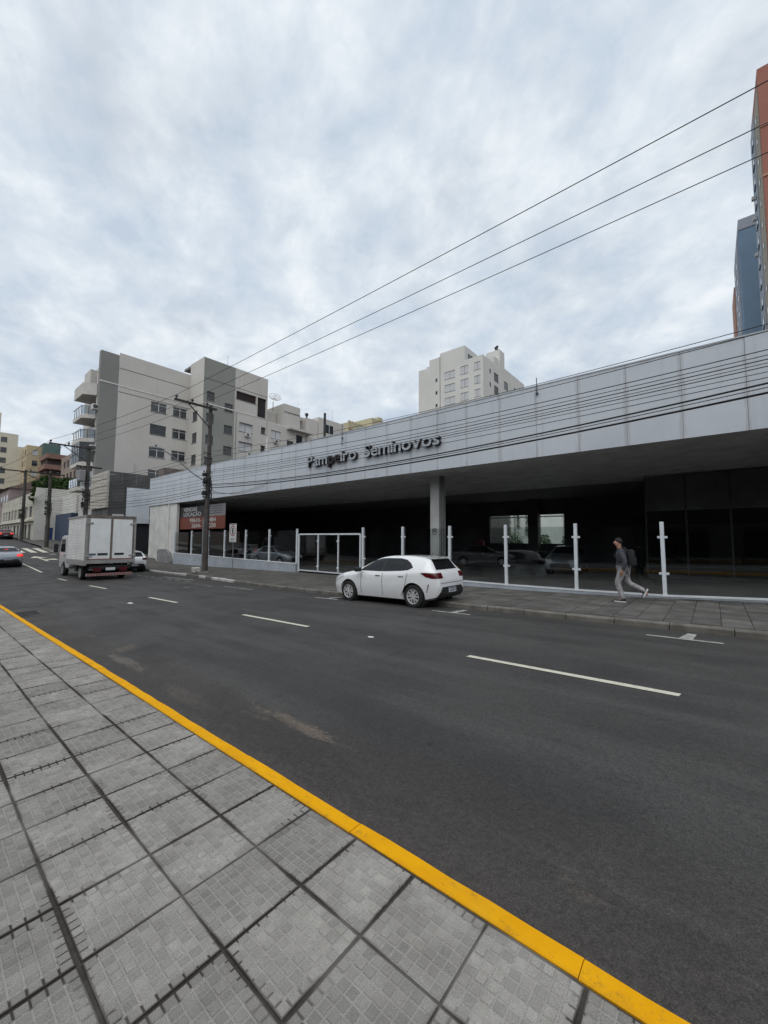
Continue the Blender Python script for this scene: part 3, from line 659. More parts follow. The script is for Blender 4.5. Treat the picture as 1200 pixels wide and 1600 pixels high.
# ================================================================== GLASS FENCE
PW = mat('white_post_paint', (.62,.66,.69), .4, .06, 3); GL = glassmat('fence_glass', (.66,.70,.70), 1.55)
BASE = mat('fence_base_paint', (.34,.37,.41), .8, .12, 1.2, .2, 20, streak=.35, stain=(.16,.16,.16)); CAPW = mat('fence_cap_white', (.62,.65,.67), .5, .08, 2)
def btop(x): return interp([(-36,.38),(-34.6,.36),(-29.3,.30),(-24,.23),(-18.6,.19),(-13.3,.03),(-6,-.03),(-3.5,-.01),(-1.1,.03),(1,.14),(8,.4)], x)
def fence(label, posts, parent_loc, clamps):
    F = thing('glass_fence', label, 'fence', parent_loc)
    for a, b in zip(posts, posts[1:]):
        mb = MB(); n = 4
        for i in range(n):
            p, q = a+(b-a)*i/n, a+(b-a)*(i+1)/n
            mb.add([(p,14.28,zf(p)-.2),(q,14.28,zf(q)-.2),(q,14.52,zf(q)-.2),(p,14.52,zf(p)-.2),(p,14.28,btop(p)-.035),(q,14.28,btop(q)-.035),(q,14.52,btop(q)-.035),(p,14.52,btop(p)-.035)],
                   [(0,1,5,4),(2,3,7,6),(4,5,6,7)]+([(3,0,4,7)] if i == 0 else [])+([(1,2,6,5)] if i == n-1 else []))
        mb.build('base_wall', BASE, F)
        mb = MB()
        mb.add([(a,14.265,btop(a)-.034),(b,14.265,btop(b)-.034),(b,14.535,btop(b)-.034),(a,14.535,btop(a)-.034),(a,14.265,btop(a)+.012),(b,14.265,btop(b)+.012),(b,14.535,btop(b)+.012),(a,14.535,btop(a)+.012)],
               [(0,3,2,1),(4,5,6,7),(0,1,5,4),(1,2,6,5),(2,3,7,6),(3,0,4,7)]); mb.build('cap', CAPW, F)
        mb = MB(); g_ = .055
        mb.add([(a+g_,14.395,btop(a)+.05),(b-g_,14.395,btop(b)+.05),(b-g_,14.395,2.10),(a+g_,14.395,2.10)], [(0,1,2,3)]); mb.build('pane', GL, F)
    for i, x in enumerate(posts):
        zb_ = (zf(x) if clamps else btop(x)); w_ = .05
        lean = (i*37 % 5-2)*.004
        mb = MB().bbox(-w_, w_, -.05, .05, 0, 2.19-zb_+.01, .008); o = obj('post', mb.mesh('post'), PW, None); o.location = (x, 14.345 if clamps else 14.37, zb_); o.rotation_euler = (0, lean, 0); o.parent = F; o.matrix_parent_inverse = world_m(F).inverted()
        for zc in ((1.74, .66) if clamps else (1.8, .75)):
            for s in (-1, 1):
                if (i == 0 and s < 0) or (i == len(posts)-1 and s > 0): continue
                m_ = MB().bbox(s*(w_+.035)-.04, s*(w_+.035)+.04, .0, .07, zc-zb_-.035, zc-zb_+.035, .01); c_ = obj('clamp', m_.mesh('clamp'), PW, o, local=True)
    return F
fence('clear glass fence on a tall pale grey base wall left of the white gate', [-35.4,-32.2,-29.4,-26.95,-24.15,-21.4,-18.62], (-27,14.4,-.4), False)
fence('frameless glass fence with clamped white posts right of the gate, behind the walking man', [-13.33,-10.87,-8.43,-5.99,-3.56,-1.14,1.28,3.7,6.1], (-4,14.4,-.1), True)
G = thing('sliding_gate', 'white framed glass gate between the two fence stretches', 'gate', (-16,14.4,-.3))
for x in (-18.45, -13.55): MB().bbox(x-.04, x+.04, 14.34, 14.42, zf(x)+.02, 1.86, .008).build('gate_post', PW, G)
MB().box(-18.45, -13.55, 14.35, 14.41, 1.84, 1.92).build('top_rail', PW, G)
for x in (-16.75, -15.15):
    p = MB().bbox(x-.035, x+.035, 14.345, 14.415, zf(x)+.1, 1.835, .006).build('upright', PW, G)
    for zc in (1.5, .1): MB().bbox(x-.10, x+.10, 14.33, 14.35, zc-.04, zc+.04, .006).build('clamp', PW, p)
MB().box(-18.45, -13.55, 14.37, 14.40, -.2, -.14).build('bottom_rail', PW, G)
for a, b in ((-18.38,-16.8),(-16.7,-15.2),(-15.1,-13.62)): MB().add([(a,14.385,-.1),(b,14.385,-.1),(b,14.385,1.80),(a,14.385,1.80)], [(0,1,2,3)]).build('pane', GL, G)

# ---- yard behind the hall
YW = thing('yard_wall', 'pale green white yard wall glimpsed through the opening at the back of the hall', 'wall', (-14, 42, 0))
MB().box(-30, 2, 42, 42.3, -.5, 5.5).build('wall', mat('yard_white', (.50,.54,.50), .85, .1, .8, streak=.5), YW)
for x in (-19.5,-16.5,-13.8,-11.4): MB().box(x-.06, x+.06, 41.9, 41.995, -.5, 5.5).build('rib', mat('yard_rib', (.2,.22,.2), .8), YW)
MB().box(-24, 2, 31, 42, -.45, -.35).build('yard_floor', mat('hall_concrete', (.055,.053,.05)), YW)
MB().box(-17.5, -13.9, 34, 34.15, -.4, 4.4).build('painted_shade_sheet', mat('painted_shade_sheet', (.11,.12,.11), .9), YW)  # added dark sheet, its colour stands in for shade on the yard wall
AW = thing('awning_fringe', 'scalloped pale awning edge across the rear opening of the hall', 'awning', (-11, 31, 3.45))
AWM = mat('awning_cloth', (.6,.6,.58), .8)
for i in range(26):
    xx = -14.05+i*.22; mb = MB(); mb.add([(xx+.1*cos(t*pi/6-pi), 30.9, 3.42+.07*sin(t*pi/6-pi)) for t in range(7)]+[(xx+.1*cos(t*pi/6-pi), 30.93, 3.42+.07*sin(t*pi/6-pi)) for t in range(7)],
        [tuple(range(7)), tuple(range(13,6,-1))]+[(t, t+7, t+8, t+1) for t in range(6)]); mb.build('scallop', AWM, AW)
MB().box(-14.2, -8.2, 30.85, 30.98, 3.43, 3.46).build('rail', AWM, AW)

# ================================================================== BUILDINGS
WG = mat('window_glass_dark', (.025,.028,.032), .08, .3, 1.5, spec=.6); WFR = mat('window_frame_white', (.55,.55,.55), .5); SILL = mat('sill_grey', (.16,.16,.16), .8)
LOUV = mat('louver_grey', (.13,.135,.14), .6, .2, 2); SHUT = mat('roller_shutter', (.50,.51,.52), .6, .06, 3); AC = mat('ac_white', (.52,.52,.50), .6, .1, 4); DKF = mat('frame_dark', (.06,.06,.062), .6)
CURT = mat('curtained_glass', (.16,.155,.14), .3, .35, 3, spec=.5); WG2 = mat('window_glass_grey', (.055,.06,.065), .12, .3, 2, spec=.5); RW = random.Random(77)
def window(B, o, u, nrm, u0, u1, v0, v1, kind='double', depth=.14):
    """window set into a wall hole: window > frame bars, pane, sill"""
    o, u, nn = Vector(o), Vector(u), Vector(nrm); z = Vector((0,0,1))
    def bar(a, b, c, d, t0, t1):
        p = [o+u*a+z*c, o+u*b+z*c, o+u*b+z*d, o+u*a+z*d]
        return [q+nn*t0 for q in p], nn*(t1-t0)
    def B3(mb, *A): P_, d_ = bar(*A); mb.prism(P_, 0, d_)
    mb = MB(); B3(mb, u0, u1, v0, v1, -depth-.02, -depth+.01); W = mb.build('window', {'double': RW.choice((WG, WG, WG2, CURT)), 'louver': LOUV, 'shutter': SHUT, 'dark': WG, 'grille': WG}[kind], B)
    mb = MB(); t = .05; w_ = u1-u0; h_ = v1-v0
    fm = WFR if kind in ('double',) else DKF
    if kind == 'shutter':
        um = (u0+u1)/2; B3(mb, um-.02, um+.02, v0, v1, -depth+.012, -depth+.03); B3(mb, u0, u1, v1-.05, v1, -depth+.012, -depth+.04)
    else:
        for A in ((u0, u1, v0, v0+t), (u0, u1, v1-t, v1), (u0, u0+t, v0+t, v1-t), (u1-t, u1, v0+t, v1-t)): B3(mb, *A, -depth+.012, -depth+.05)
        if kind == 'double':
            um = (u0+u1)/2; vm = v0+h_*.72; B3(mb, um-.04, um+.04, v0+t, v1-t, -depth+.012, -depth+.045); B3(mb, u0+t, um-.04, vm, vm+.05, -depth+.012, -depth+.045); B3(mb, um+.04, u1-t, vm, vm+.05, -depth+.012, -depth+.045)
        if kind == 'grille':
            for i in range(1, 5): a = u0+w_*i/5; B3(mb, a-.015, a+.015, v0+t, v1-t, -depth+.012, -depth+.03)
            for i in range(1, 4): c = v0+h_*i/4; B3(mb, u0+t, u1-t, c-.015, c+.015, -depth+.032, -depth+.04)
        if kind == 'louver':
            for i in range(1, 6): c = v0+h_*i/6; B3(mb, u0+t, u1-t, c-.03, c+.03, -depth+.012, -depth+.04)
    mb.build('frame', fm, W)
    mb = MB(); B3(mb, u0-.05, u1+.05, v0-.07, v0-.004, -.1, .05); mb.build('sill', SILL, W)
    return W
def faced(B, name, m, o, u, nrm, W, H, wins, depth=.14, inner=True):
    """wall part with window holes and its windows; wins: (u0,u1,v0,v1,kind)"""
    MB().wall(o, u, W, H, [w_[:4] for w_ in wins], depth, nrm).build(name, m, B)
    for a in wins: window(B, o, u, nrm, *a, depth=depth)
PX, NX, PY, NY_ = (1,0,0), (-1,0,0), (0,1,0), (0,-1,0)

# ---- six-storey apartment block with the wide blank gable
LG = mat('apartment_light_render', (.52,.50,.465), .9, .05, .25, .1, 12, streak=.3, stain=(.36,.345,.32)); MG = mat('apartment_dark_render', (.225,.22,.21), .9, .05, .3, .1, 12); GG = mat('apartment_greygreen', (.25,.255,.23), .9, .05, .3, .1, 12); WB = mat('white_band', (.60,.58,.55), .8)
A = thing('apartment_block', 'tall grey and beige apartment block with blank gable and street balconies left of the showroom', 'apartment block', (-60, 20, -.5))
XA, XB2 = -52.6, -48.7; zg = -.6
# gable (faces +X): dark strip then light wall
MB().box(-53.3, XA, 12.55, 14.35, zg, 22.98).build('gable_strip', MG, A)
wins = []
for r, (v0, v1) in enumerate(((17.25,18.5),(14.4,15.65),(11.55,12.8),(8.7,9.95),(5.85,7.1))):
    for c_, (u0, u1) in enumerate(((17.9,19.75),(20.5,22.25))):
        kd = 'grille' if (r == 1 and c_ == 0) else 'double'
        wins.append((u0-14.36, u1-14.36, v0-zg, v1-zg, kd))
faced(A, 'gable_wall', LG, (XA, 14.36, zg), PY, PX, 22.5-14.36, 23.3-zg, wins)
# white band and grooves on the gable
MB().box(XA-.1, XA+.04, 12.53, 14.355, 19.35, 19.5).build('band', WB, A); MB().box(XA+.003, XA+.05, 14.36, 22.4, 19.30, 19.45).build('band', WB, A)
for z_ in (18.62, 21.45): MB().box(XA+.003, XA+.02, 14.36, 22.4, z_, z_+.05).build('groove', DKF, A)
# street front behind the balconies
MB().box(-61.5, -53.303, 13.2, 14.3, zg, 20.4).build('front_wall', LG, A); MB().box(-54.1, -53.303, 12.65, 13.197, zg, 20.6).build('pilaster', LG, A)
MB().box(-61.5, -60.2, 14.303, 22, zg, 21.0).build('front_block', LG, A)
MB().box(-60, XA-.2, 14.4, 22.4, 22.2, 22.3).build('roof', mat('roof_grey', (.2,.2,.2), .9), A)
# projecting stair and kitchen wing
mb = MB(); mb.wall((XA, 22.5, zg), PX, XB2-XA, 24.7-zg, [( (-51.5)-XA, (-50.2)-XA, v+.6, v+1.9) for v in (11.0, 13.85, 16.7)], .12, NY_); mb.build('wing_cheek', LG, A)
for v in (11.0, 13.85, 16.7): window(A, (XA, 22.5, zg), PX, NY_, -51.5-XA, -50.2-XA, v+.6, v+1.9, 'louver', .12)
wins = []
for z_ in (19.15, 16.3, 13.5, 10.65, 7.8): wins.append((22.95-22.5, 23.95-22.5, z_-zg+.1, z_+1.2-zg, 'louver'))
for z_ in (18.35, 15.4, 12.6, 9.8, 7.0): wins.append((25.35-22.5, 26.5-22.5, z_-zg, z_+1.1-zg, 'louver'))
faced(A, 'stair_wall', GG, (XB2, 22.5, zg), PY, PX, 26.75-22.5, 24.65-zg, wins)
wins = [(27.5-26.75, 29.55-26.75, z_-zg, z_+1.25-zg, 'shutter') for z_ in (16.15, 13.5, 10.8, 8.0)]+[(30.85-26.75, 31.6-26.75, z_-zg, z_+.95-zg, 'louver') for z_ in (16.5, 13.85, 11.1)]
wins += [(26.95-26.75, 30.0-26.75, 20.45-zg, 21.6-zg, 'dark')]
faced(A, 'kitchen_wall', LG, (XB2, 26.75, zg), PY, PX, 31.8-26.75, 24.65-zg, wins+[(30.2-26.75, 31.6-26.75, 18.8-zg, 21.6-zg, 'dark')], .3)
MB().wall((XB2, 31.8, zg), (-1,0,0), 6, 24.65-zg, [], .1, PY).build('rear_wall', LG, A)
MB().box(-54.6, XB2-.02, 22.52, 31.78, 24.3, 24.6).build('wing_roof', mat('roof_grey', (.2,.2,.2)), A)
MB().box(XB2+.003, XB2+.045, 22.5, 31.8, 18.65, 18.8).build('band', WB, A); MB().box(XB2+.003, XB2+.02, 22.5, 31.8, 21.95, 22.0).build('groove', DKF, A)
MB().cyl((-49.5,26,24.5),(-49.5,26,26.3),.02,n=5).build('aerial', STEEL, A)
for y_, z_ in ((28.3,15.5),(28.6,12.85),(32.9,15.5)):
    q = MB().bbox(XB2+.05, XB2+.42, y_, y_+.75, z_, z_+.5, .03).build('air_conditioner', AC, A); MB().cyl((XB2+.42,y_+.3,z_+.25),(XB2+.428,y_+.3,z_+.25),.19,n=12).build('fan_grille', DKF, q)
MB().cyl((XA+.06,16.4,zg),(XA+.06,16.4,10.5),.05,n=6).build('drainpipe', LG, A); MB().cyl((XB2+.06,27.0,zg),(XB2+.06,27.0,18.6),.05,n=6).build('drainpipe', GG, A)
# balconies on the street side
BALU = mat('balcony_slab', (.50,.48,.45), .85, .08, 1); BG = glassmat('balcony_glass', (.45,.5,.53), 1.5); RAIL = mat('balcony_rail', (.05,.055,.06), .5)
bp = [(-53.7,12.60),(-54.5,11.45),(-58.2,11.45),(-58.2,13.19),(-54.11,13.19),(-54.11,12.60)]
for i, zb_ in enumerate((6.9, 9.7, 12.45, 15.2, 17.95)):
    b = MB().prism([(x, y, zb_) for x, y in bp], 0, (0,0,.42)).build('balcony', BALU, A)
    top = zb_+.42
    if i == 4:
        for (p, q) in zip(bp[:3], bp[1:3]): 
            d = Vector((q[0]-p[0], q[1]-p[1], 0)); n_ = Vector((d.y, -d.x, 0)).normalized()*.1
            MB().prism([(p[0],p[1],top+.003),(q[0],q[1],top+.003),(q[0],q[1],top+.95),(p[0],p[1],top+.95)], 0, n_).build('parapet', BALU, b)
    else:
        hgt = 2.35 if i == 1 else 1.0
        for (p, q) in zip(bp[:3], bp[1:3]):
            n = 2 if p == bp[0] else 5
            for s in range(n):
                a = Vector((p[0]+(q[0]-p[0])*s/n, p[1]+(q[1]-p[1])*s/n, top)); c_ = Vector((p[0]+(q[0]-p[0])*(s+1)/n, p[1]+(q[1]-p[1])*(s+1)/n, top))
                MB().quad(a+Vector((0,0,.05)), c_+Vector((0,0,.05)), c_+Vector((0,0,hgt-.05)), a+Vector((0,0,hgt-.05))).build('pane', BG if i != 1 else WG, b)
                MB().cyl(a, a+Vector((0,0,hgt)), .035, n=6).build('baluster', RAIL, b)
            MB().cyl((p[0],p[1],top+min(hgt,1.0)),(q[0],q[1],top+min(hgt,1.0)),.035,n=6).build('rail', RAIL, b)
    dr = MB().box(-57.9, -54.6, 13.15, 13.19, top+.05, top+2.2).build('balcony_door', WG, A)
for z_ in (11.3, 16.0):
    u_ = MB().bbox(-53.4, -52.7, 12.05, 12.55, z_, z_+.65, .03).build('air_conditioner', AC, A); MB().cyl((-52.69,12.3,z_+.33),(-52.68,12.3,z_+.33),.24,n=14).build('fan_grille', DKF, u_)
MB().box(-57.4,-54.6,13.3,15,20.403,22.2).build('penthouse', LG, A); MB().box(-58.0,-55.4,12.3,13.19,18.5,21.4).build('penthouse', LG, A)

# ---- lower rear wing with roof volumes to the right of the block
LW = thing('low_apartment_wing', 'lower beige apartment wing with roof boxes and small windows behind the fascia', 'apartment block', (-50, 38, -.5))
wins = [(32.5-31.85, 34.2-31.85, z_-zg, z_+1.2-zg, 'shutter') for z_ in (16.2, 13.4)]+[(37.0-31.85, 38.2-31.85, 15.4-zg, 17.6-zg, 'dark'), (35.3-31.85, 36.5-31.85, 15.4-zg, 16.4-zg, 'grille')]
faced(LW, 'wall', LG, (XB2, 31.85, zg), PY, PX, 7.0, 18.35-zg, wins)
MB().box(-56, XB2-.01, 31.85, 38.85, 18.36, 18.5).build('roof', WB, LW)
MB().box(-56, XB2-.1, 34.75, 37.75, 18.5, 21.95).build('roof_box', LG, LW); MB().box(-56, XB2-2, 31.9, 34.7, 18.5, 20.7).build('roof_box', LG, LW)
MB().box(XB2-.08, XB2-.03, 34.75, 37.75, 20.7, 20.76).build('groove', DKF, LW)
MB().box(XB2-1, XB2+.9, 35.2, 39.6, 18.02, 18.3).build('canopy', BALU, LW)
wins = [(41-38.9, 42.0-38.9, 15.6-zg, 17.0-zg, 'grille'), (43.0-38.9, 44.9-38.9, 19.2-zg, 20.6-zg, 'double')]
faced(LW, 'wall', LG, (XB2+.2, 38.9, zg), PY, PX, 9, 17.6-zg, [wins[0]]); MB().box(-56, XB2+.19, 38.92, 47.9, 17.4, 17.55).build('roof', BALU, LW)
MB().box(-56, XB2-.4, 39.2, 41.6, 17.55, 20.9).build('roof_box', LG, LW); MB().box(-57, XB2-.3, 41.7, 47.6, 17.55, 21.6).build('roof_box', LG, LW)
wi = MB().box(XB2-.29, XB2-.27, 43.1, 44.9, 19.3, 20.7).build('window', WG, LW); MB().box(XB2-.265, XB2-.24, 43.95, 44.05, 19.3, 20.7).build('frame', WFR, wi)
def chimney_pot(B, x, y, z):
    MB().lathe([(.0,z),(.16,z),(.15,z+.6),(.28,z+.72),(.3,z+.95),(.18,z+1.1),(0,z+1.15)], (x,y,0), n=10).build('chimney_cowl', mat('cowl_dark', (.05,.045,.045), .6), B, smooth=True)
chimney_pot(LW, -50, 40.0, 20.9); MB().bbox(-51,-50,38.8,39.6,20.5,21.1,.05).build('vent_box', BALU, LW)
DISH = mat('dish_mesh', (.25,.25,.25), .5)
dd = thing('satellite_dish', 'wire mesh satellite dish on the flat roof right of the apartment block', 'satellite dish', (-49.4, 33.2, 20.7))
MB().cyl((-49.4,33.2,20.5),(-49.4,33.2,21.9),.05,n=6).build('mast', STEEL, dd)
mb = MB(); c0 = Vector((-49.2,33.3,22.3)); ax = Vector((.7,-.3,.65)).normalized(); a_ = ax.orthogonal().normalized(); b_ = ax.cross(a_)
for i in range(12):
    t = 2*pi*i/12; mb.tube([c0+ax*(.35*(s/5)**2)+(a_*cos(t)+b_*sin(t))*(.95*s/5) for s in range(6)], .018, 4)
for s in (.5,.75,.95): mb.tube([c0+ax*(.35*(s/.95)**2)+(a_*cos(2*pi*i/24)+b_*sin(2*pi*i/24))*s for i in range(25)], .016, 4)
mb.build('reflector', DISH, dd); MB().tube([c0, c0+ax*.8], .02, 5).build('feed_arm', STEEL, dd)
for (x, y, z0_, z1_) in ((-50,38.2,21,23.6),(-51,46.5,21.6,24.5),(-60,62,21,25.2)):
    o = MB().cyl((x,y,z0_-1),(x,y,z1_),.03,.012,n=5).build('roof_aerial', STEEL, None); tag(o, {38.2:'thin roof aerial beside the dark chimney cowl', 46.5:'thin roof aerial behind the thick dark pipe above the fascia', 62:'thin roof aerial above the distant pale yellow roofs'}[y], 'aerial', 'roof aerials')
o = thing('vent_pipe', 'thick dark vertical pipe standing above the fascia left of the sign', 'pipe', (-20.5, 18, 7)); MB().cyl((-20.5,18,6.5),(-20.5,18,10.4),.085,n=8).build('pipe', mat('pipe_dark', (.03,.028,.028), .6), o); MB().box(-20.68,-20.32,17.82,18.18,7.6,7.72).build('collar', STEEL, o)
# ---- distant pale yellow roofs beyond the wing
YB = mat('pale_yellow_render', (.48,.44,.30), .9, .08, .3, streak=.3)
yb = thing('yellow_roofed_block', 'pale yellow building tops just above the fascia in the middle distance', 'building', (-62, 66, 10))
MB().box(-70,-58,57.5,66,0,26.2).build('wall', YB, yb); MB().box(-69,-59,66.003,72,0,29.4).build('wall', YB, yb); MB().box(-62,-60,69.5,71,29.4,30.6).build('roof_box', YB, yb)
for i in range(9): MB().box(-58.3,-57.95,57.6+i*.95,58.2+i*.95,26.2,26.6).build('parapet_block', YB, yb)
MB().box(-57.99,-57.95,57.6,65.9,24.6,24.9).build('band', mat('dull_red', (.3,.16,.1), .9), yb)

# ---- white tower block above the fascia (middle)
WT = mat('white_tower_render', (.60,.59,.56), .9, .05, .15, .05, 10, streak=.3, stain=(.42,.41,.385))
T = thing('white_tower_block', 'off white tower block with shuttered windows rising behind the fascia at centre', 'tower block', (-42, 78, 0))
x0, x1, y0, y1 = -50.1, -34.3, 72, 95
wins = []
for z_ in (36.0-2.85*i for i in range(4)):
    wins += [(-43.3-x0, -40.7-x0, z_+.1, z_+1.7, 'shutter'), (-39.4-x0, -37.6-x0, z_+.2, z_+1.9, 'shutter'), (-36.2-x0, -34.9-x0, z_+.3, z_+1.9, 'shutter'), (-45.6-x0, -45.1-x0, z_+.3, z_+.95, 'dark')]
faced(T, 'wall', WT, (x0,y0,0), PX, NY_, x1-x0, 39.1, [w_ for w_ in wins if w_[3] < 39.0], .1)
MB().box(-44.4,-38.4,72.0,78,39.103,42.3).build('upper_wall', WT, T); MB().box(-47.2,-44.403,72.0,79,39.103,41.6).build('upper_wall', WT, T); MB().box(x0,-47.203,72,80,39.103,39.9).build('parapet', WT, T)
MB().box(-48.6,-47.203,73,79,39.9,40.8).build('upper_wall', WT, T); MB().box(-38.39,-38.3,73.5,77.5,39.6,41.0).build('window', WG, T)
wins = []
for z_ in (36.4-2.85*i for i in range(4)): wins += [(3,3.7,z_,z_+.8,'dark'),(5.2,7.4,z_-1.0,z_+.8,'grille'),(10.4,12.6,z_-1.2,z_+.5,'dark'),(16.2,17.0,z_-.2,z_+.7,'dark')]
faced(T, 'wall', WT, (x1,y0,0), PY, PX, 23, 39.1, wins, .1)
MB().box(x0,x1-.003,y0+.4,y1,38.8,39.08).build('roof', mat('roof_grey', (.2,.2,.2)), T)
MB().box(-37.5,x1-.05,80.4,83.0,39.103,43.4).build('chimney_stack', WT, T); MB().box(-37.5,x1-.03,83.003,94.9,39.103,39.9).build('parapet', WT, T); MB().box(-37,x1-.4,78.2,80.39,39.103,41.2).build('roof_box', WT, T)
for y_ in (81.0, 81.8, 82.5): chimney_pot(T, x1-1.2, y_, 43.4 + (.6 if y_ == 81.8 else 0))
MB().box(-44.46,-44.36,71.93,71.997,0,41.6).build('groove', MG, T)

# ---- terracotta and blue towers at the right edge
RT = mat('terracotta_render', (.32,.135,.10), .9, .06, .2, .05, 8); BE = mat('tower_beige', (.34,.31,.25), .9, .06, .2); BLT = mat('tower_blue', (.17,.265,.37), .85, .08, .2); PBL = mat('tower_pale_blue', (.31,.345,.40), .9, .06, .2)
R = thing('terracotta_tower', 'tall terracotta and beige tower block cut off by the right picture edge', 'tower block', (12, 70, 0))
MB().box(6.65,22,65.6,75,0,61.6).build('wall', RT, R)
for z_ in (47.0, 53.6): MB().box(6.6,22,65.5,65.595,z_,z_+.35).build('band', mat('salmon_band', (.42,.23,.17), .9), R)
MB().box(6.55,6.647,65.9,69.8,0,59.4).build('beige_strip', BE, R); MB().box(6.45,6.647,69.803,74.4,0,59.2).build('blue_strip', PBL, R)
for i in range(19):
    z_ = 57-2.85*i
    wv_ = MB().box(6.40,6.445,71.0,72.2,z_-1.1,z_).build('window', WG, R); MB().box(6.30,6.44,70.8,72.4,z_-1.3,z_-1.15).build('sill', PBL, R)
    MB().box(6.50,6.545,67.4,68.1,z_-.9,z_-.2).build('window', WG, R)
for z_ in (46.5, 49.5, 41.2): MB().box(6.1,6.44,73.0,73.5,z_,z_+.45).build('air_conditioner', AC, R)
Bt = thing('blue_tower', 'slim blue tower block standing left of the terracotta tower', 'tower block', (7, 86, 0))
MB().box(5.35,16,85.3,98,0,53.2).build('wall', BLT, Bt); MB().box(5.3,16,85.2,98,53.203,55.0).build('crown', PBL, Bt); MB().box(5.15,5.347,87.5,97.5,0,53.2).build('pale_strip', PBL, Bt); MB().box(5.0,12,98.003,106,0,50).build('salmon_wing', mat('salmon_band', (.42,.23,.17)), Bt)
for i in range(14):
    z_ = 50-2.85*i; MB().box(5.10,5.147,89.4,90.4,z_-1.1,z_).build('window', WG, Bt); MB().box(5.10,5.147,93.4,94.4,z_-1.1,z_).build('window', WG, Bt)

# ---- dark shop with blank white hoarding next to the hall
DS = thing('dark_shop', 'charcoal rendered two-storey shop with a blank white hoarding between showroom and apartments', 'shop', (-48, 15, -.6))
CH = mat('charcoal_render', (.085,.082,.082), .9, .25, .7, .25, 9, streak=.4, stain=(.14,.135,.13)); CHD = mat('charcoal_dark', (.018,.019,.023), .7); TAN = mat('shop_tan', (.42,.39,.34), .85, .1, 1)
XS = -46.0
MB().box(-51.5, XS, 12.25, 22, 3.6, 8.25).build('upper_storey', CH, DS); MB().box(-51.5, XS-.15, 12.6, 22, -.8, 3.597).build('ground_storey', CHD, DS)
MB().box(-51.6, XS-.05, 12.05, 12.247, 4.6, 8.3).build('front_cladding', TAN, DS)
for z_ in (5.4, 6.1, 6.8, 7.5): MB().box(-51.6, XS-.04, 12.02, 12.045, z_, z_+.03).build('cladding_joint', DKF, DS)
hb = MB().box(XS+.01, XS+.12, 13.75, 15.95, 3.1, 6.75).build('hoarding', mat('hoarding_white', (.60,.63,.67), .6, .08, .8, streak=.5, stain=(.38,.42,.48)), DS)
MB().box(XS+.01, XS+.14, 13.66, 13.745, 3.05, 6.8).build('hoarding_frame', DKF, DS)
MB().box(XS-.01, XS+.3, 12.6, 13.55, 3.75, 3.95).build('ledge', WFR, DS); MB().box(XS-.01, XS+.2, 16.0, 18, 3.5, 3.8).build('ledge', WFR, DS)
for y_ in (13.3, 14.6): MB().box(XS+.003, XS+.02, y_, y_+.03, 7.1, 8.1).build('stain_strip', mat('render_scar', (.2,.195,.19), .9), DS)
MB().box(XS-1.5, XS+.3, 17.2, 19.4, 8.253, 9.3).build('roof_box', mat('rusty_box', (.14,.12,.11), .9, .3, 1), DS)
for y_ in (12.85,): MB().box(-51.0, -46.6, 12.52, 12.597, -.6, 2.6).build('shopfront', WG, DS)
MB().box(-45.9, -40.6, 13.4, 13.6, -.9, .15).build('low_wall', mat('low_wall_pale', (.4,.38,.34), .9, .2, 2), DS)

# ---- low white commercial building beyond the crossing
LB = thing('low_white_building', 'low cream two-storey commercial building with shuttered shopfronts beyond the crossing', 'building', (-90, 15, 1))
CR = mat('cream_render', (.50,.475,.40), .9, .1, .4, streak=.35); WR = mat('whitewash', (.56,.55,.51), .9, .08, .5, streak=.4)
z0_ = .6
wins = []
for i in range(9):
    wins += [(2+i*3.4, 4.3+i*3.4, 4.1, 5.6, 'double' if i % 3 else 'louver'), (2+i*3.4, 4.4+i*3.4, .4, 2.9, ('louver','dark','shutter')[i % 3])]
MBW = MB().wall((-75,11,z0_), NX, 33, 7.6, [w_[:4] for w_ in wins], .2, NY_); MBW.build('front_wall', CR, LB)
for w_ in wins: window(LB, (-75,11,z0_), NX, NY_, *w_, depth=.2)
MB().wall((-75,11,z0_-.5), PY, 9, 8.7, [(1.3,2.2,.6,2.9)], .1, PX).build('side_wall', WR, LB); MB().box(-75.12,-75.06,12.3,13.2,.6,3.0).build('door', mat('door_blue', (.02,.045,.13), .6), LB)
MB().box(-75.05,-74.3,10.4,10.995,7.2,7.4).build('eave', CR, LB); MB().box(-108,-75.2,10.55,10.99,3.9,4.15).build('ledge', CR, LB)
MB().box(-108,-75.1,11.1,20,8.2,8.35).build('roof', mat('roof_grey', (.2,.2,.2)), LB)
bs = thing('blue_shop', 'small bright blue shop front with awning sign in front of the white wall', 'shop', (-72, 16, 1))
BLU = mat('shop_blue', (.03,.045,.085), .6, .2, 1); BLV = mat('shop_blue_light', (.08,.22,.42), .6, .3, 2)
MB().box(-74.9,-66,13.4,20,.2,4.9).build('wall', BLU, bs); MB().box(-66,-65.85,14.2,19,3.9,5.2).build('sign_board', BLV, bs); MB().box(-65.84,-65.82,15.6,16.1,4.2,4.9).build('sign_print', WFR, bs); MB().box(-66,-65.5,13.9,15.6,2.9,3.7).build('awning', WFR, bs)
MB().box(-65.99,-65.93,15.9,17.4,.2,2.8).build('door', WG, bs); MB().box(-74.9,-66.5,14,24,4.903,7.4).build('upper_wall', WR, bs)
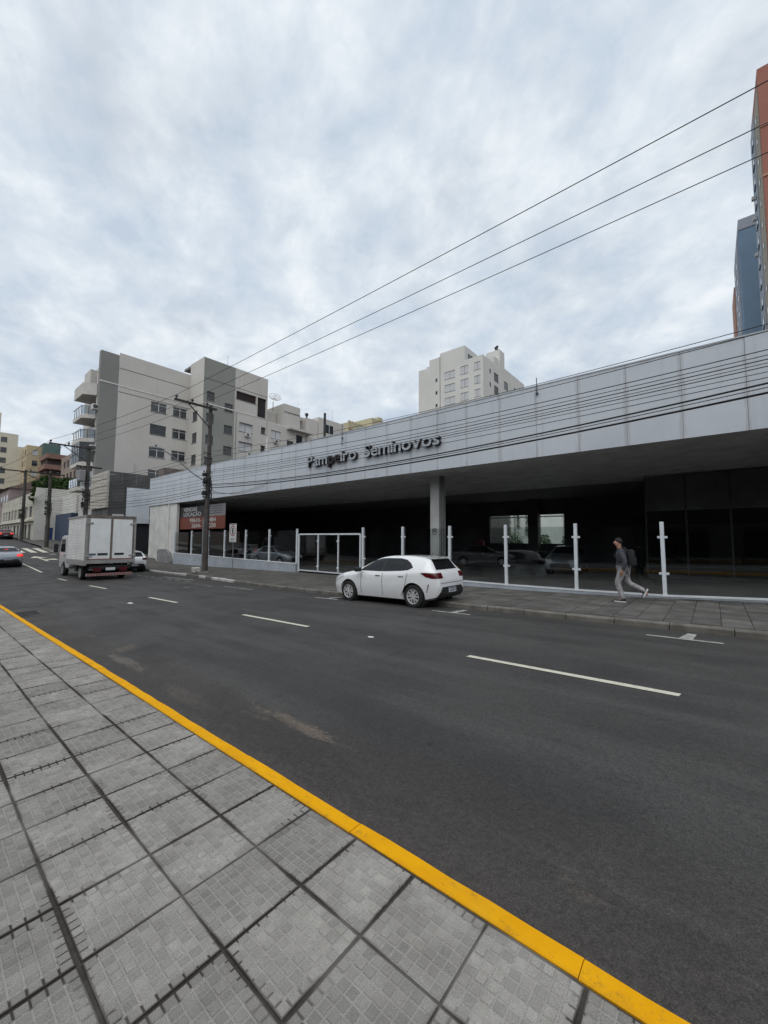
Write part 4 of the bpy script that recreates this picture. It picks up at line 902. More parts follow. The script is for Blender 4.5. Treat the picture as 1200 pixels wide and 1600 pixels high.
# concrete retaining terrace carrying the hedge
tw = thing('terrace_wall', 'pale rendered terrace wall under the green hedge at far left', 'wall', (-80, 20, 4)); MB().box(-92,-70,16.5,30,1,10.2).build('wall', WR, tw)
hs = thing('old_hillside_house', 'old pinkish low house with tiled roof at the far left edge', 'house', (-115, 13, 4))
MB().box(-126,-109,12,22,1.5,11.5).build('wall', mat('pink_old', (.28,.22,.21), .9, .2, .5, streak=.5), hs)
MB().prism([(-126.5,11.5,11.5),(-126.5,22.5,11.5),(-126.5,17,14)], 0, (18,0,0)).build('roof', mat('old_tile', (.16,.12,.10), .9, .3, 1), hs)
for i in range(4): MB().box(-124+i*3.8,-122.2+i*3.8,11.95,11.995,8.3,10.2).build('window', WG, hs)

# ---- far towers at the left
def tower(name, label, loc, wx, wy, h, m, rows, cols, fl=2.9, extra=None, kinds=('dark','louver')):
    x, y, z = loc; B = thing(name, label, 'tower block', loc)
    wins = [(1.2+i*(wy-2.4)/cols, 1.2+i*(wy-2.4)/cols+(wy-2.4)/cols*.55, h-2.6-r*fl, h-1.2-r*fl, kinds[(i+r) % len(kinds)]) for r in range(rows) for i in range(cols)]
    faced(B, 'wall', m, (x, y, z), PY, PX, wy, h, wins, .15)
    ncx = max(2, int(wx/3.5)); wins = [(1+i*(wx-2)/ncx, 1+i*(wx-2)/ncx+(wx-2)/ncx*.5, h-2.6-r*fl, h-1.2-r*fl, kinds[(i+r+1) % len(kinds)]) for r in range(rows) for i in range(ncx)]
    faced(B, 'wall', m, (x, y, z), NX, NY_, wx, h, wins, .15)
    MB().box(x-wx, x-.01, y+.01, y+wy, z+h-.4, z+h-.1).build('roof', mat('roof_grey', (.2,.2,.2)), B); return B
CRT = mat('cream_tower_render', (.56,.52,.42), .9, .05, .2, streak=.15); OCR = mat('ochre_render', (.48,.39,.25), .9, .08, .2, streak=.2); TEA = mat('teal_render', (.085,.135,.125), .9, .08, .2, streak=.3); BRK = mat('brick_red_render', (.22,.125,.10), .9, .1, .3); BRN = mat('brown_grey_render', (.24,.19,.16), .9, .1, .3)
t1 = tower('cream_tower', 'cream tower block with stepped top at the far left edge', (-150, 10.5, 6), 14, 7, 24.5, CRT, 6, 2)
MB().box(-163,-150.5,8.0,13.8,30.52,36).build('upper_wall', CRT, t1); MB().box(-150.8,-149.2,17.52,19.8,6,27).build('side_bay', CRT, t1)
tower('ochre_block', 'ochre yellow apartment block between the cream tower and the teal wall', (-142, 18.4, 8), 12, 6.5, 18.6, OCR, 5, 2, kinds=('shutter','dark'))
tt = thing('teal_block', 'narrow teal green windowless block beside the ochre apartments', 'tower block', (-140, 25, 8)); MB().box(-150,-140,21.5,25.2,8,27.4).build('wall', TEA, tt); MB().box(-139.99,-139.93,21.5,25.2,21,21.2).build('band', OCR, tt)
b_ = thing('red_terrace_block', 'brick red terraced apartments below the teal block', 'apartment block', (-128, 22, 7))
for i in range(4):
    z_ = 22.6-2.7*i; MB().box(-136,-127-i*.5,20.2-.2*i,25+.4*i,z_-1.2,z_).build('terrace_band', BRK, b_); MB().box(-136,-128.2-i*.5,20.6,25+.4*i,z_-2.697,z_-1.203).build('recess', mat('recess_dark', (.05,.035,.03), .8), b_)
MB().box(-136,-129,20.8,25,6,11.75).build('base', BRK, b_)
tower('brown_block', 'grey brown apartment block with balconies partly hidden by the street pole', (-100, 20.8, 4), 14, 5.6, 15.6, BRN, 5, 2, kinds=('dark','grille'))
# ---- building behind the camera, seen only mirrored in the fence glass
OB = thing('opposite_shops', 'low dark row of shops seen only as a reflection in the fence glass', 'shop', (-10, -10, 0))
MB().box(-60,40,-18,-7.0,-2,7.5).build('wall', mat('opposite_dark', (.075,.07,.066), .9, .2, .5), OB)
for i in range(14):
    sfr = MB().box(-56+i*6.4,-51.4+i*6.4,-6.99,-6.93,-1.2,2.6).build('shopfront', mat('opposite_glass', (.02,.02,.022), .3), OB); MB().box(-56.2+i*6.4,-51.2+i*6.4,-6.99,-6.7,2.7,3.3).build('sign_board', mat('opposite_sign%d' % (i % 3), ((.12,.11,.10),(.08,.09,.11),(.14,.10,.08))[i % 3], .8), OB)

# ================================================================== VEHICLES
TYRE = mat('tyre_rubber', (.018,.018,.018), .85, .2, 8); ALLOY = mat('alloy', (.52,.52,.53), .35, .08, 6, metal=.15); BLKP = mat('black_plastic', (.022,.022,.024), .55, .15, 6); CGL = mat('car_glass', (.010,.011,.013), .05, .1, 2, spec=.35)
LAMP = mat('tail_lamp_red', (.075,.006,.010), .15, .2, 6, spec=.6); HLAMP = mat('head_lamp', (.5,.52,.55), .12, .1, 6, spec=.6); PLATE = mat('plate_white', (.6,.62,.64), .5); PLB = mat('plate_print', (.05,.06,.12), .6); CHROME = mat('chrome', (.6,.6,.6), .2, .05, 3, metal=.9)
LIT = emitmat('brake_light_lit', (1,.06,.04), .5)
def bool_mesh(a, b, op):
    """boolean of two meshes -> new mesh"""
    A_ = bpy.data.objects.new('a', a); B_ = bpy.data.objects.new('b', b); COL.objects.link(A_); COL.objects.link(B_)
    md = A_.modifiers.new('m', 'BOOLEAN'); md.operation = op; md.object = B_; md.solver = 'EXACT'
    dg = bpy.context.evaluated_depsgraph_get(); me = bpy.data.meshes.new_from_object(A_.evaluated_get(dg))
    bpy.data.objects.remove(A_); bpy.data.objects.remove(B_); return me
def loft(tabs, xs, off=0.0, crease=None):
    """car shell: tables of zb (underside), zl (belt), zt (top), w (half width), wt (half width of roof)"""
    rings = []
    for x in xs:
        zb, zl, zt, w_, wt = [interp(tabs[k_], x) for k_ in ('zb','zl','zt','w','wt')]
        h = zl-zb
        half = [(0, zb), (w_*.80, zb), (w_*.93, zb+.05), (w_*.965, zb+.16), (w_*.995, zb+h*.42), (w_, zb+h*.60), (w_*.985, zl-.14), (w_*.975, zl-.06), (w_*.945, zl-.005),
                (wt+(w_*.93-wt)*.62, zl+(zt-zl)*.40), (wt+(w_*.93-wt)*.25, zl+(zt-zl)*.74), (wt*.97, zl+(zt-zl)*.91), (wt*.86, zl+(zt-zl)*.972), (wt*.45, zl+(zt-zl)*.995), (0, zt)]
        rings.append([(x, -y, z) for y, z in half]+[(x, y, z) for y, z in half[-2:0:-1]])
    n = len(rings[0]); vs = [p for r in rings for p in r]
    fs = [(i*n+j, (i+1)*n+j, (i+1)*n+(j+1) % n, i*n+(j+1) % n) for i in range(len(xs)-1) for j in range(n)]
    fs += [tuple(range(n)), tuple(range(len(xs)*n-1, (len(xs)-1)*n-1, -1))]
    bm = bmesh.new(); V_ = [bm.verts.new(v_) for v_ in vs]
    for f in fs: bm.faces.new([V_[i] for i in f])
    bmesh.ops.recalc_face_normals(bm, faces=bm.faces); bm.normal_update()
    if off:
        nn = [v_.normal.copy() for v_ in bm.verts]
        for v_, q in zip(bm.verts, nn): v_.co += q*off
    me = bpy.data.meshes.new('shell'); bm.to_mesh(me); bm.free(); return me
def cutter(poly, ax, lo, hi):
    """prism of a polygon given in the plane normal to ax ('y': x,z ; 'x': y,z ; 'z': x,y)"""
    P_ = {'y': [(a, lo, b) for a, b in poly], 'x': [(lo, a, b) for a, b in poly], 'z': [(a, b, lo) for a, b in poly]}[ax]
    d = {'y': (0,hi-lo,0), 'x': (hi-lo,0,0), 'z': (0,0,hi-lo)}[ax]
    return MB().prism(P_, 0, d).mesh('cut')
def wheel(parent, x, y, r, side, wdt=.20, spokes=5, rimm=None):
    """wheel > tyre, rim; side=-1 faces -Y"""
    s = side; W_ = thing('wheel', None, None); 
    bpy.data.objects.remove(W_)
    mb = MB().lathe([(r*.62, s*wdt*.5), (r*.90, s*wdt*.5), (r*.975, s*wdt*.40), (r, s*wdt*.25), (r, -s*wdt*.3), (r*.95, -s*wdt*.5), (r*.6, -s*wdt*.5)], (x, y, r), 'Y', 32)
    T_ = mb.build('wheel', TYRE, parent, smooth=True, local=True)
    mb = MB().lathe([(r*.66, s*wdt*.47), (r*.645, s*wdt*.52), (r*.60, s*wdt*.50), (r*.57, s*wdt*.2), (r*.57, -s*wdt*.4)], (x, y, r), 'Y', 32)
    yy = y+s*wdt*.46
    for i in range(spokes):
        t = 2*pi*i/spokes+.3
        for d_ in (-.20, .20):
            a0, a1 = t+d_*.5, t+d_*1.5; c0 = Vector((x+cos(a0)*r*.12, yy+s*.01, r+sin(a0)*r*.12)); c1 = Vector((x+cos(a1)*r*.61, yy-s*.004, r+sin(a1)*r*.61)); q = (c1-c0).normalized(); w_ = q.cross(Vector((0,1,0)))*r*.055
            mb.prism([c0-w_, c0+w_, c1+w_*1.3, c1-w_*1.3], 0, (0, -s*.03, 0))
    mb.lathe([(0, s*wdt*.50), (r*.17, s*wdt*.50), (r*.19, s*wdt*.40)], (x, y, r), 'Y', 16)
    mb.build('rim', rimm or ALLOY, T_, smooth=True, local=True)
    MB().lathe([(0, s*wdt*.12), (r*.56, s*wdt*.12), (r*.565, -s*wdt*.3), (0, -s*wdt*.3)], (x, y, r), 'Y', 20).build('brake_disc', BLKP, T_, local=True)
    return T_
HATCH = dict(L=(-2.08, 2.08), wheels=(-1.25, 1.30), r=.325,
    zb=[(-2.08,.34),(-2.02,.26),(-1.85,.20),(-1.4,.17),(1.4,.18),(1.8,.24),(2.0,.30),(2.08,.40)],
    zl=[(-2.08,.60),(-2.02,.67),(-1.85,.76),(-1.5,.85),(-1.1,.905),(-.8,.93),(0,.95),(.8,.99),(1.3,1.03),(1.7,1.06),(1.85,1.05),(1.95,1.00),(2.02,.93),(2.08,.76)],
    zt=[(-2.08,.63),(-2.02,.71),(-1.85,.81),(-1.5,.91),(-1.1,.985),(-.9,1.03),(-.75,1.10),(-.35,1.31),(0,1.425),(.35,1.465),(.8,1.47),(1.2,1.445),(1.5,1.41),(1.66,1.375),(1.72,1.33),(1.83,1.18),(1.90,1.08),(1.96,1.03),(2.02,.96),(2.08,.79)],
    w=[(-2.08,.56),(-2.03,.68),(-1.9,.77),(-1.6,.835),(-1.2,.858),(0,.865),(1.2,.868),(1.6,.85),(1.85,.81),(1.98,.765),(2.05,.71),(2.08,.66)],
    wt=[(-2.08,.50),(-1.9,.68),(-1.2,.76),(-.85,.75),(-.5,.66),(0,.59),(.7,.57),(1.4,.55),(1.65,.55),(1.8,.60),(1.95,.68),(2.08,.60)],
    win=[[(-.80,1.0),(-.28,1.31),(.0,1.375),(.14,1.385),(.10,.995)], [(.19,.998),(.225,1.39),(.75,1.385),(.98,1.345),(1.14,1.25),(1.26,1.13),(1.1,1.055),(.85,1.03)]],
    rear=[(-.55,1.07),(.55,1.07),(.47,1.345),(-.47,1.345)], rearx=(1.55,2.2), shield=[(-.56,-.86),(.56,-.86),(.50,-.10),(-.50,-.10)],
    tail=[(1.56,.985),(1.68,1.0),(2.2,.99),(2.2,.845),(1.9,.845),(1.72,.89)], tailin=.46, doors=[-.70,.17], drear=1.02, plate=(2.085,.50))
SEDAN = dict(L=(-2.15, 2.2), wheels=(-1.28, 1.32), r=.315,
    zb=HATCH['zb'][:4]+[(1.4,.18),(1.85,.22),(2.1,.28),(2.2,.38)],
    zl=[(-2.15,.58),(-2.05,.66),(-1.85,.74),(-1.5,.82),(-1.1,.88),(-.8,.90),(0,.92),(.8,.95),(1.3,.98),(1.8,1.0),(2.05,.99),(2.14,.93),(2.2,.76)],
    zt=[(-2.15,.61),(-2.05,.70),(-1.85,.79),(-1.5,.88),(-1.1,.95),(-.9,1.0),(-.75,1.07),(-.35,1.28),(0,1.40),(.35,1.435),(.7,1.425),(1.0,1.36),(1.3,1.20),(1.5,1.10),(1.65,1.06),(1.9,1.05),(2.08,1.03),(2.14,.97),(2.2,.80)],
    w=[(-2.15,.55),(-2.05,.69),(-1.9,.77),(-1.6,.83),(-1.2,.85),(0,.86),(1.4,.86),(1.8,.84),(2.05,.79),(2.15,.74),(2.2,.68)],
    wt=[(-2.15,.5),(-1.9,.68),(-1.2,.75),(-.85,.74),(-.5,.65),(0,.58),(.8,.56),(1.1,.58),(1.5,.68),(1.7,.72),(2.05,.70),(2.2,.6)],
    win=[[(-.80,.97),(-.28,1.28),(.0,1.345),(.14,1.35),(.10,.97)], [(.19,.97),(.225,1.355),(.70,1.35),(.92,1.28),(1.12,1.12),(1.15,1.04),(.9,.99)]],
    rear=[(-.62,1.10),(.62,1.10),(.50,1.36),(-.50,1.36)], rearx=(.7,1.6), shield=[(-.56,-.86),(.56,-.86),(.50,-.10),(-.50,-.10)],
    tail=[(1.80,.97),(2.3,.97),(2.3,.78),(2.0,.80)], tailin=.44, doors=[-.70,.17], drear=1.0, plate=(2.205,.62))
def car(label, D, paint, loc, rz, lit=False, group=None, name='parked_car', seats=False):
    C = thing(name, label, 'car', (0,0,0), 0, group)
    a, b = D['L']; n = 56; xs = [a+(b-a)*(.5-.5*cos(pi*i/n)) for i in range(n+1)]
    body = loft(D, xs); skin = loft(D, xs, .004); skin2 = loft(D, xs, .007); r = D['r']
    for wx in D['wheels']:
        for s in (-1, 1): body = bool_mesh(body, MB().cyl((wx, s*.55, r+.01), (wx, s*1.1, r+.01), r+.055, n=36).mesh('c'), 'DIFFERENCE')
    obj('body', body, paint, C, smooth=True, local=True)
    def part(nm, cut, m, sk=skin, par=C): return obj(nm, bool_mesh(sk, cut, 'INTERSECT'), m, par, smooth=True, local=True)
    for poly in D['win']:
        for s in (-1, 1): part('side_window', cutter(poly, 'y', .3*s, 1.2*s) if s > 0 else cutter(poly, 'y', -1.2, -.3), CGL)
    part('rear_window', cutter(D['rear'], 'x', *D['rearx']), CGL); part('windshield', cutter([(q[1], q[0]) for q in D['shield']], 'z', 1.0, 2), CGL)
    for s in (-1, 1):
        lo, hi = (D['tailin'], 1.2) if s > 0 else (-1.2, -D['tailin'])
        part('tail_light', cutter(D['tail'], 'y', lo, hi), LIT if lit else LAMP, skin2)
        part('headlight', cutter([(a-.1,.60),(a-.1,.72),(a+.55,.86),(a+.60,.80),(a+.2,.62)], 'y', *((.40,1.2) if s > 0 else (-1.2,-.40))), HLAMP, skin2)
        for dx in D['doors']: part('door_seam', cutter([(dx,.30),(dx+.012,.30),(dx+.012,.96),(dx,.96)], 'y', *((.5,1.2) if s > 0 else (-1.2,-.5))), BLKP, skin)
        q = D['drear']; part('door_seam', cutter([(q-.15,.34),(q-.138,.34),(q-.0,.55),(q+.1,.98),(q+.088,.98),(q-.012,.55)], 'y', *((.5,1.2) if s > 0 else (-1.2,-.5))), BLKP, skin)
        part('sill_trim', cutter([(-.85,.17),(.9,.17),(.9,.225),(-.85,.225)], 'y', *((.5,1.2) if s > 0 else (-1.2,-.5))), BLKP, skin)
        for dx in (-.10, .78):
            w_ = interp(D['w'], dx); MB().bbox(dx, dx+.19, s*w_*.965-.022, s*w_*.965+.022, .845, .885, .008).build('door_handle', CHROME, C, smooth=True, local=True)
        mb = MB().bbox(-.80, -.62, s*.97-.10, s*.97+.10, .97, 1.10, .035); mb.build('mirror', BLKP, C, smooth=True, local=True)
        for wx in D['wheels']: 
            wheel(C, wx, s*.755, r, s)
            MB().lathe([(r+.052, -.02*s), (r+.052, .24*s), (0, .24*s)], (wx, s*.52, r+.01), 'Y', 28).build('wheel_well', BLKP, C, local=True)
    for s in (-1, 1): part('pillar_trim', cutter([(.085,1.0),(.20,1.0),(.24,1.388),(.13,1.384)], 'y', *((.3,1.2) if s > 0 else (-1.2,-.3))), BLKP, loft(D, xs, .0025))
    px, pz = D['plate']
    part('rear_valance', cutter([(-.70,.28),(.70,.28),(.66,.42),(.52,.60),(-.52,.60),(-.66,.42)], 'x', b-.45, b+.3), BLKP, skin2)
    part('grille', cutter([(-.5,.34),(.5,.34),(.45,.58),(-.45,.58)], 'x', a-.2, a+.3), BLKP, skin2)
    p_ = MB().bbox(px-.02, px+.012, -.20, .20, pz-.065, pz+.065, .006).build('plate', PLATE, C, local=True)
    MB().box(px+.0125, px+.0135, -.19, .19, pz+.035, pz+.06).build('plate_band', PLB, p_, local=True)
    for i in range(7): MB().box(px+.0125, px+.0135, -.165+i*.05, -.135+i*.05, pz-.045, pz+.02).build('plate_character', PLB, p_, local=True)
    if D is HATCH:
        part('hatch_seam', cutter([(-.60,.70),(.60,.70),(.60,.712),(-.60,.712)], 'x', 1.7, 2.3), BLKP)
        MB().prism([(1.52,-.50,1.400),(1.52,.50,1.400),(1.80,.46,1.372),(1.80,-.46,1.372)], 0, (0,0,.022)).build('spoiler', paint, C, smooth=True, local=True)
        MB().bbox(1.985,2.03,-.06,.06,.90,.945,.012).build('badge', CHROME, C, local=True); MB().tube([(1.90,-.05,1.12),(1.86,.12,1.17),(1.80,.30,1.235)], .009, 5).build('wiper', BLKP, C, local=True); MB().tube([(1.35,0,1.425),(1.45,0,1.50),(1.50,0,1.53)], .008, 5).build('antenna', BLKP, C, local=True)
        for s in (-1, 1): part('bumper_slash', cutter([(1.74,.46),(1.755,.46),(1.83,.68),(1.80,.69)], 'y', *((.4,1.2) if s > 0 else (-1.2,-.4))), BLKP, skin)
    C.location = loc; C.rotation_euler = rz if isinstance(rz, tuple) else (0, 0, rz); return C
WPT = mat('white_car_paint', (.76,.77,.78), .18, .04, 2, coat=1.0, spec=.5); SPT = mat('silver_car_paint', (.34,.37,.41), .28, .05, 2, metal=.5, coat=.5); RPT = mat('red_car_paint', (.09,.03,.03), .3, .05, 2, coat=.5); GPT = mat('grey_car_paint', (.12,.125,.13), .3, .05, 2, coat=.5)
def tilt_z(x0, x1): return -math.atan2(zr(x1)-zr(x0), x1-x0)
def car_copy(src, label, paint, loc, rz, lit=None, name='parked_car'):
    """another car of the same kind: copies the thing and its parts, repainted"""
    c = copy_tree(src); c.name = name; c['label'] = label
    for ch in c.children:
        kind = ch.name.split('.')[0]
        if kind in ('body', 'spoiler') or (kind == 'tail_light' and lit is not None):
            ch.data = ch.data.copy(); ch.data.materials.clear(); ch.data.materials.append(paint if kind != 'tail_light' else (LIT if lit else LAMP))
    c.location = loc; c.rotation_euler = rz if isinstance(rz, tuple) else (0, 0, rz); return c
H1 = car('white compact hatchback parked at the far kerb in front of the gate', HATCH, WPT, (-7.83, 9.95, zroad(-7.83, 9.4)-.015), (0, tilt_z(-9, -6.5), .0))
S1 = car('silver sedan with brake lights on cut off by the left edge', SEDAN, SPT, (-40.2, 4.28, zroad(-40, 4.3)), (0, tilt_z(-42,-38), .03), lit=True, name='silver_sedan')
MB().bbox(1.18,1.24,-.10,.10,1.235,1.27,.006).build('high_brake_light', LIT, S1, local=True)
car_copy(H1, 'white car parked at the kerb half hidden behind the truck', WPT, (-32.9, 9.95, zroad(-33, 9.9)), (0, tilt_z(-35,-31), 0))
car_copy(S1, 'dark red car with lit tail lights far up the street at the left edge', RPT, (-80.5, 8.5, zroad(-80.5, 8.5)), (0, tilt_z(-83,-78), .02), name='red_car')
car_copy(H1, 'grey hatchback parked inside the dark hall facing away, seen through fence glass', SPT, (-6.3, 23.5, zf(-6)+.05), pi/2+.1)
for lb, pt, lc, r_ in (('dark car parked deep in the hall left of the rear opening', GPT, (-12.5, 26.0, zf(-12)+.05), pi+.35), ('pale sedan parked behind the left fence stretch inside the hall', SPT, (-25.2, 17.6, zf(-25)+.05), pi+.1)):
    q = car_copy(S1, lb, pt, lc, r_, lit=False)
    for ch in list(q.children):
        if ch.name.startswith('high_brake_light'): bpy.data.objects.remove(ch)

# ---- box truck
TK = thing('box_truck', 'dirty white box truck with double rear doors driving away on the left', 'truck', (0,0,0))
TBX = mat('truck_box_white', (.74,.74,.73), .55, .08, 1.5, .1, 8, streak=.28, stain=(.26,.235,.20)); TDR = mat('truck_door_white', (.80,.81,.80), .5, .05, 1.5, streak=.2, stain=(.36,.34,.31)); TFR = mat('truck_frame_rust', (.16,.13,.115), .7, .3, 4, .3, 30); TCH = mat('truck_chassis', (.02,.02,.02), .8, .3, 3); TGR = mat('truck_grey_rail', (.30,.29,.28), .6, .15, 3)
x1t = 0.0; L = 3.75; hw = 1.17; b0, b1 = .95, 3.52      # local: rear at x=0, front toward -x, z from road
MB().box(-L, -.06, -hw+.02, hw-.02, b0+.02, b1-.02).build('cargo_box', TBX, TK, local=True)
for s in (-1, 1):
    n = 26; pp = []
    for i in range(n):
        z0_ = b0+.16+i*(b1-b0-.26)/n; h_ = (b1-b0-.26)/n
        pp.append(MB().prism([(-L+.05, s*(hw-.022), z0_), (-L+.05, s*(hw+.012), z0_+h_*.25), (-L+.05, s*(hw+.012), z0_+h_*.75), (-L+.05, s*(hw-.022), z0_+h_)], 0, (L-.15,0,0)).build('side_rib', TBX, TK, local=True))
    MB().box(-L, 0, s*hw-.03, s*hw+.03, b0-.12, b0+.14).build('side_rail', TGR, TK, local=True); MB().box(-L, 0, s*hw-.04, s*hw+.025, b1-.08, b1+.02).build('top_rail', TGR, TK, local=True)
    MB().box(-.08, .02, s*(hw-.03)-.05, s*(hw-.03)+.05, b0-.1, b1+.03).build('corner_post', TGR, TK, local=True)
    d = MB().bbox(-.05, .012, min(s*.05, s*(hw-.10)), max(s*.05, s*(hw-.10)), b0+.22, b1-.14, .02).build('rear_door', TDR, TK, local=True)
    MB().box(.013, .02, *sorted((s*.16, s*.62)), b0+.42, b0+.54).build('sticker', BLKP, d, local=True)
    if s < 0: MB().box(.013, .02, -1.0, -.7, b0+.43, b0+.53).build('sticker', mat('sticker_blue', (.08,.1,.14), .6), d, local=True)
    for z_ in (b0+.35, b0+.5, b1-.45): 
        if z_ != b0+.5: MB().box(.0, .05, *sorted((s*(hw-.30), s*(hw+.03))), z_, z_+.09).build('hinge', TGR, d, local=True)
    MB().box(.012, .03, *sorted((s*(hw-.11), s*(hw-.155))), b0+.18, b1-.1).build('seal', TFR, d, local=True)
    MB().box(.03, .06, *sorted((s*.42, s*.80)), b0-.46, b0-.24).build('tail_light', LAMP, TK, local=True)
    wheel(TK, -1.35, s*.93, .40, s, .25, 6, TGR); wheel(TK, -5.35, s*.93, .40, s, .25, 6, TGR)
    MB().box(-2.3, -1.9, *sorted((s*.75, s*1.1)), .45, .85).build('tank', TCH, TK, local=True)
    MB().prism([(-.85, s*.80, .42), (-.85, s*1.08, .42), (-.85, s*1.08, .9), (-.85, s*.80, .9)], 0, (.02,0,0)).build('mud_flap', TCH, TK, local=True)
MB().box(-.04, .02, -.04, .04, b0+.15, b1-.1).build('centre_post', TFR, TK, local=True)
MB().box(-.06, .03, -hw, hw, b1-.12, b1+.035).build('rear_header', TFR, TK, local=True); MB().box(-.06, .03, -hw, hw, b0-.02, b0+.2).build('rear_sill', TGR, TK, local=True)
MB().box(.008, .033, -hw+.12, hw-.12, b0+.195, b0+.235).build('red_trim', mat('trim_red', (.22,.04,.03), .6), TK, local=True)
MB().box(-L-1.2, -.1, -.45, .45, .55, .85).build('chassis', TCH, TK, local=True); MB().box(-1.5,-1.2,-.8,.8,.32,.5).build('axle', TCH, TK, local=True)
bp_ = MB().box(-.10, 0, -1.08, 1.08, .26, .40).build('bumper', TGR, TK, local=True)
SR = mat('stripe_red', (.30,.045,.03), .6)
for i in range(16):
    y = -1.06+i*.134; MB().prism([(.001,y,.265),(.001,y+.065,.265),(.001,y+.125,.395),(.001,y+.06,.395)], 0, (.004,0,0)).build('bumper_stripe', SR, bp_, local=True)
MB().box(.03, .05, -.22, .22, b0-.40, b0-.25).build('plate', PLATE, TK, local=True); MB().box(-.5,.0,-.95,.95,.62,.8).build('rear_beam', TCH, TK, local=True)
# cab
cabp = [(-6.55,.50),(-6.62,1.05),(-6.55,1.45),(-6.15,2.42),(-5.95,2.52),(-4.05,2.52),(-3.98,2.40),(-3.98,.62),(-4.15,.50)]
bm = bmesh.new(); n = len(cabp); vv = [[bm.verts.new((x, y, z)) for x, z in cabp] for y in (-1.0, 1.0)]
bm.faces.new(vv[0]); bm.faces.new(vv[1][::-1])
for i in range(n): bm.faces.new((vv[0][i], vv[1][i], vv[1][(i+1) % n], vv[0][(i+1) % n])[::-1])
bmesh.ops.recalc_face_normals(bm, faces=bm.faces); bmesh.ops.bevel(bm, geom=list(bm.edges), offset=.06, segments=3, affect='EDGES'); me = bpy.data.meshes.new('cab'); bm.to_mesh(me); bm.free()
for wx, s in ((-5.35,-1), (-5.35,1)): me = bool_mesh(me, MB().cyl((wx, s*.6, .40), (wx, s*1.2, .40), .50, n=28).mesh('c'), 'DIFFERENCE')
CB = obj('cab', me, mat('truck_cab_white', (.55,.56,.57), .35, .05, 2, coat=.3), TK, smooth=True, local=True)
for s in (-1, 1):
    MB().prism([(-6.30,s*1.003,1.50),(-6.02,s*1.003,2.28),(-5.10,s*1.003,2.28),(-5.10,s*1.003,1.50)], 0, (0,s*.004,0)).build('side_window', CGL, CB, local=True)
    MB().bbox(-6.62,-6.50,*sorted((s*1.08, s*1.30)),1.45,2.0,.03).build('mirror', BLKP, CB, local=True); MB().cyl((-6.45,s*1.0,1.9),(-6.55,s*1.18,1.9),.02,n=6).build('mirror_arm', BLKP, CB, local=True)
    MB().box(-5.12,-5.108,*sorted((s*.99, s*1.004)),.9,1.48).build('door_seam', BLKP, CB, local=True); MB().bbox(-5.35,-5.18,*sorted((s*1.0,s*1.03)),1.25,1.31,.01).build('door_handle', BLKP, CB, local=True)
MB().prism([(-6.555,-.86,1.5),(-6.555,.86,1.5),(-6.20,.80,2.36),(-6.20,-.80,2.36)], 0, (-.02,0,.008)).build('windshield', CGL, CB, local=True)
TK.location = (-25.6, 7.06, zroad(-26.5, 7)); TK.rotation_euler = (0, tilt_z(-29,-26), 0)

# ================================================================== POLES, WIRES, SIGNS
CONC = mat('pole_concrete', (.068,.061,.056), .9, .3, 3, .5, 25, streak=.4); WOODX = mat('crossarm_wood', (.035,.030,.028), .85, .3, 5); INS = mat('insulator', (.05,.04,.04), .4); GALV = mat('galvanised', (.22,.23,.24), .5, .15, 5, metal=.3); CABLE = mat('cable_black', (.012,.012,.013), .7)
def pole(label, x, y, zb_, zt, r=.17, arm=None, armz=None, clutter=True, seed=1):
    """utility pole > shaft, crossarm, brace, insulators, equipment; arm=(y0,y1)"""
    P_ = thing('utility_pole', label, 'utility pole', (x, y, zb_), 0, 'utility poles along the far kerb'); r_ = random.Random(seed)
    MB().cyl((x, y, zb_-.2), (x, y, zt), r, r*.68, n=12).build('shaft', CONC, P_, smooth=True)
    if arm:
        a = armz or zt-.15
        MB().box(x+.13, x+.24, arm[0], arm[1], a-.06, a+.06).build('crossarm', WOODX, P_)
        MB().tube([(x+.18, arm[0]+(arm[1]-arm[0])*.32, a-.06), (x+.1, y-.05, a-1.3)], .035, 6).build('brace', WOODX, P_)
        for i in range(3):
            yy = arm[0]+.12+(arm[1]-.75-arm[0])*i/2
            MB().lathe([(.0,a+.06),(.05,a+.06),(.04,a+.14),(.085,a+.17),(.09,a+.23),(.05,a+.30),(0,a+.31)], (x+.185, yy, 0), n=10).build('insulator', INS, P_, smooth=True)
    if clutter:
        for z_ in (4.25, 4.6, 5.0, 5.4, 5.9, 6.4, 6.8, 7.1):
            b = MB().cyl((x, y, z_-.03), (x, y, z_+.03), r*1.02, n=12).build('band', STEEL, P_); MB().cyl((x-.05, y-r-.1, z_-.05), (x-.05, y-r-.1, z_+.06), .045, n=8).build('spool', INS, b)
        for i in range(4):
            z_ = r_.uniform(4.2, 6.0); MB().bbox(x-.10+r_.uniform(-.1,.1), x+.06+r_.uniform(0,.1), y-r-.16, y-r+.02, z_, z_+r_.uniform(.14,.26), .03).build('splice_box', CABLE, P_)
        MB().cyl((x-.13, y-r*.9, zb_), (x-.13, y-r*.9, 2.9), .045, n=8).build('conduit', GALV, P_)
        mb = MB()
        for i in range(16):
            z0_ = r_.uniform(4.2, 5.6); a0 = r_.uniform(0, 6.28); mb.tube([(x+cos(a0+t*1.1)*(r+.06+.05*r_.random()), y+sin(a0+t*1.1)*(r+.06+.05*r_.random()), z0_+.18*t*r_.uniform(-1,1)) for t in range(6)], .014, 4)
        o = mb.build('cable_coil', CABLE, P_); o['kind'] = 'stuff'
    return P_
zp = zs(-24.75, 11.95)
P1 = pole('dark concrete utility pole with side crossarm and street lamp in front of the showroom', -24.75, 11.95, zp, 10.25, .165, (9.62, 12.25), 10.0)
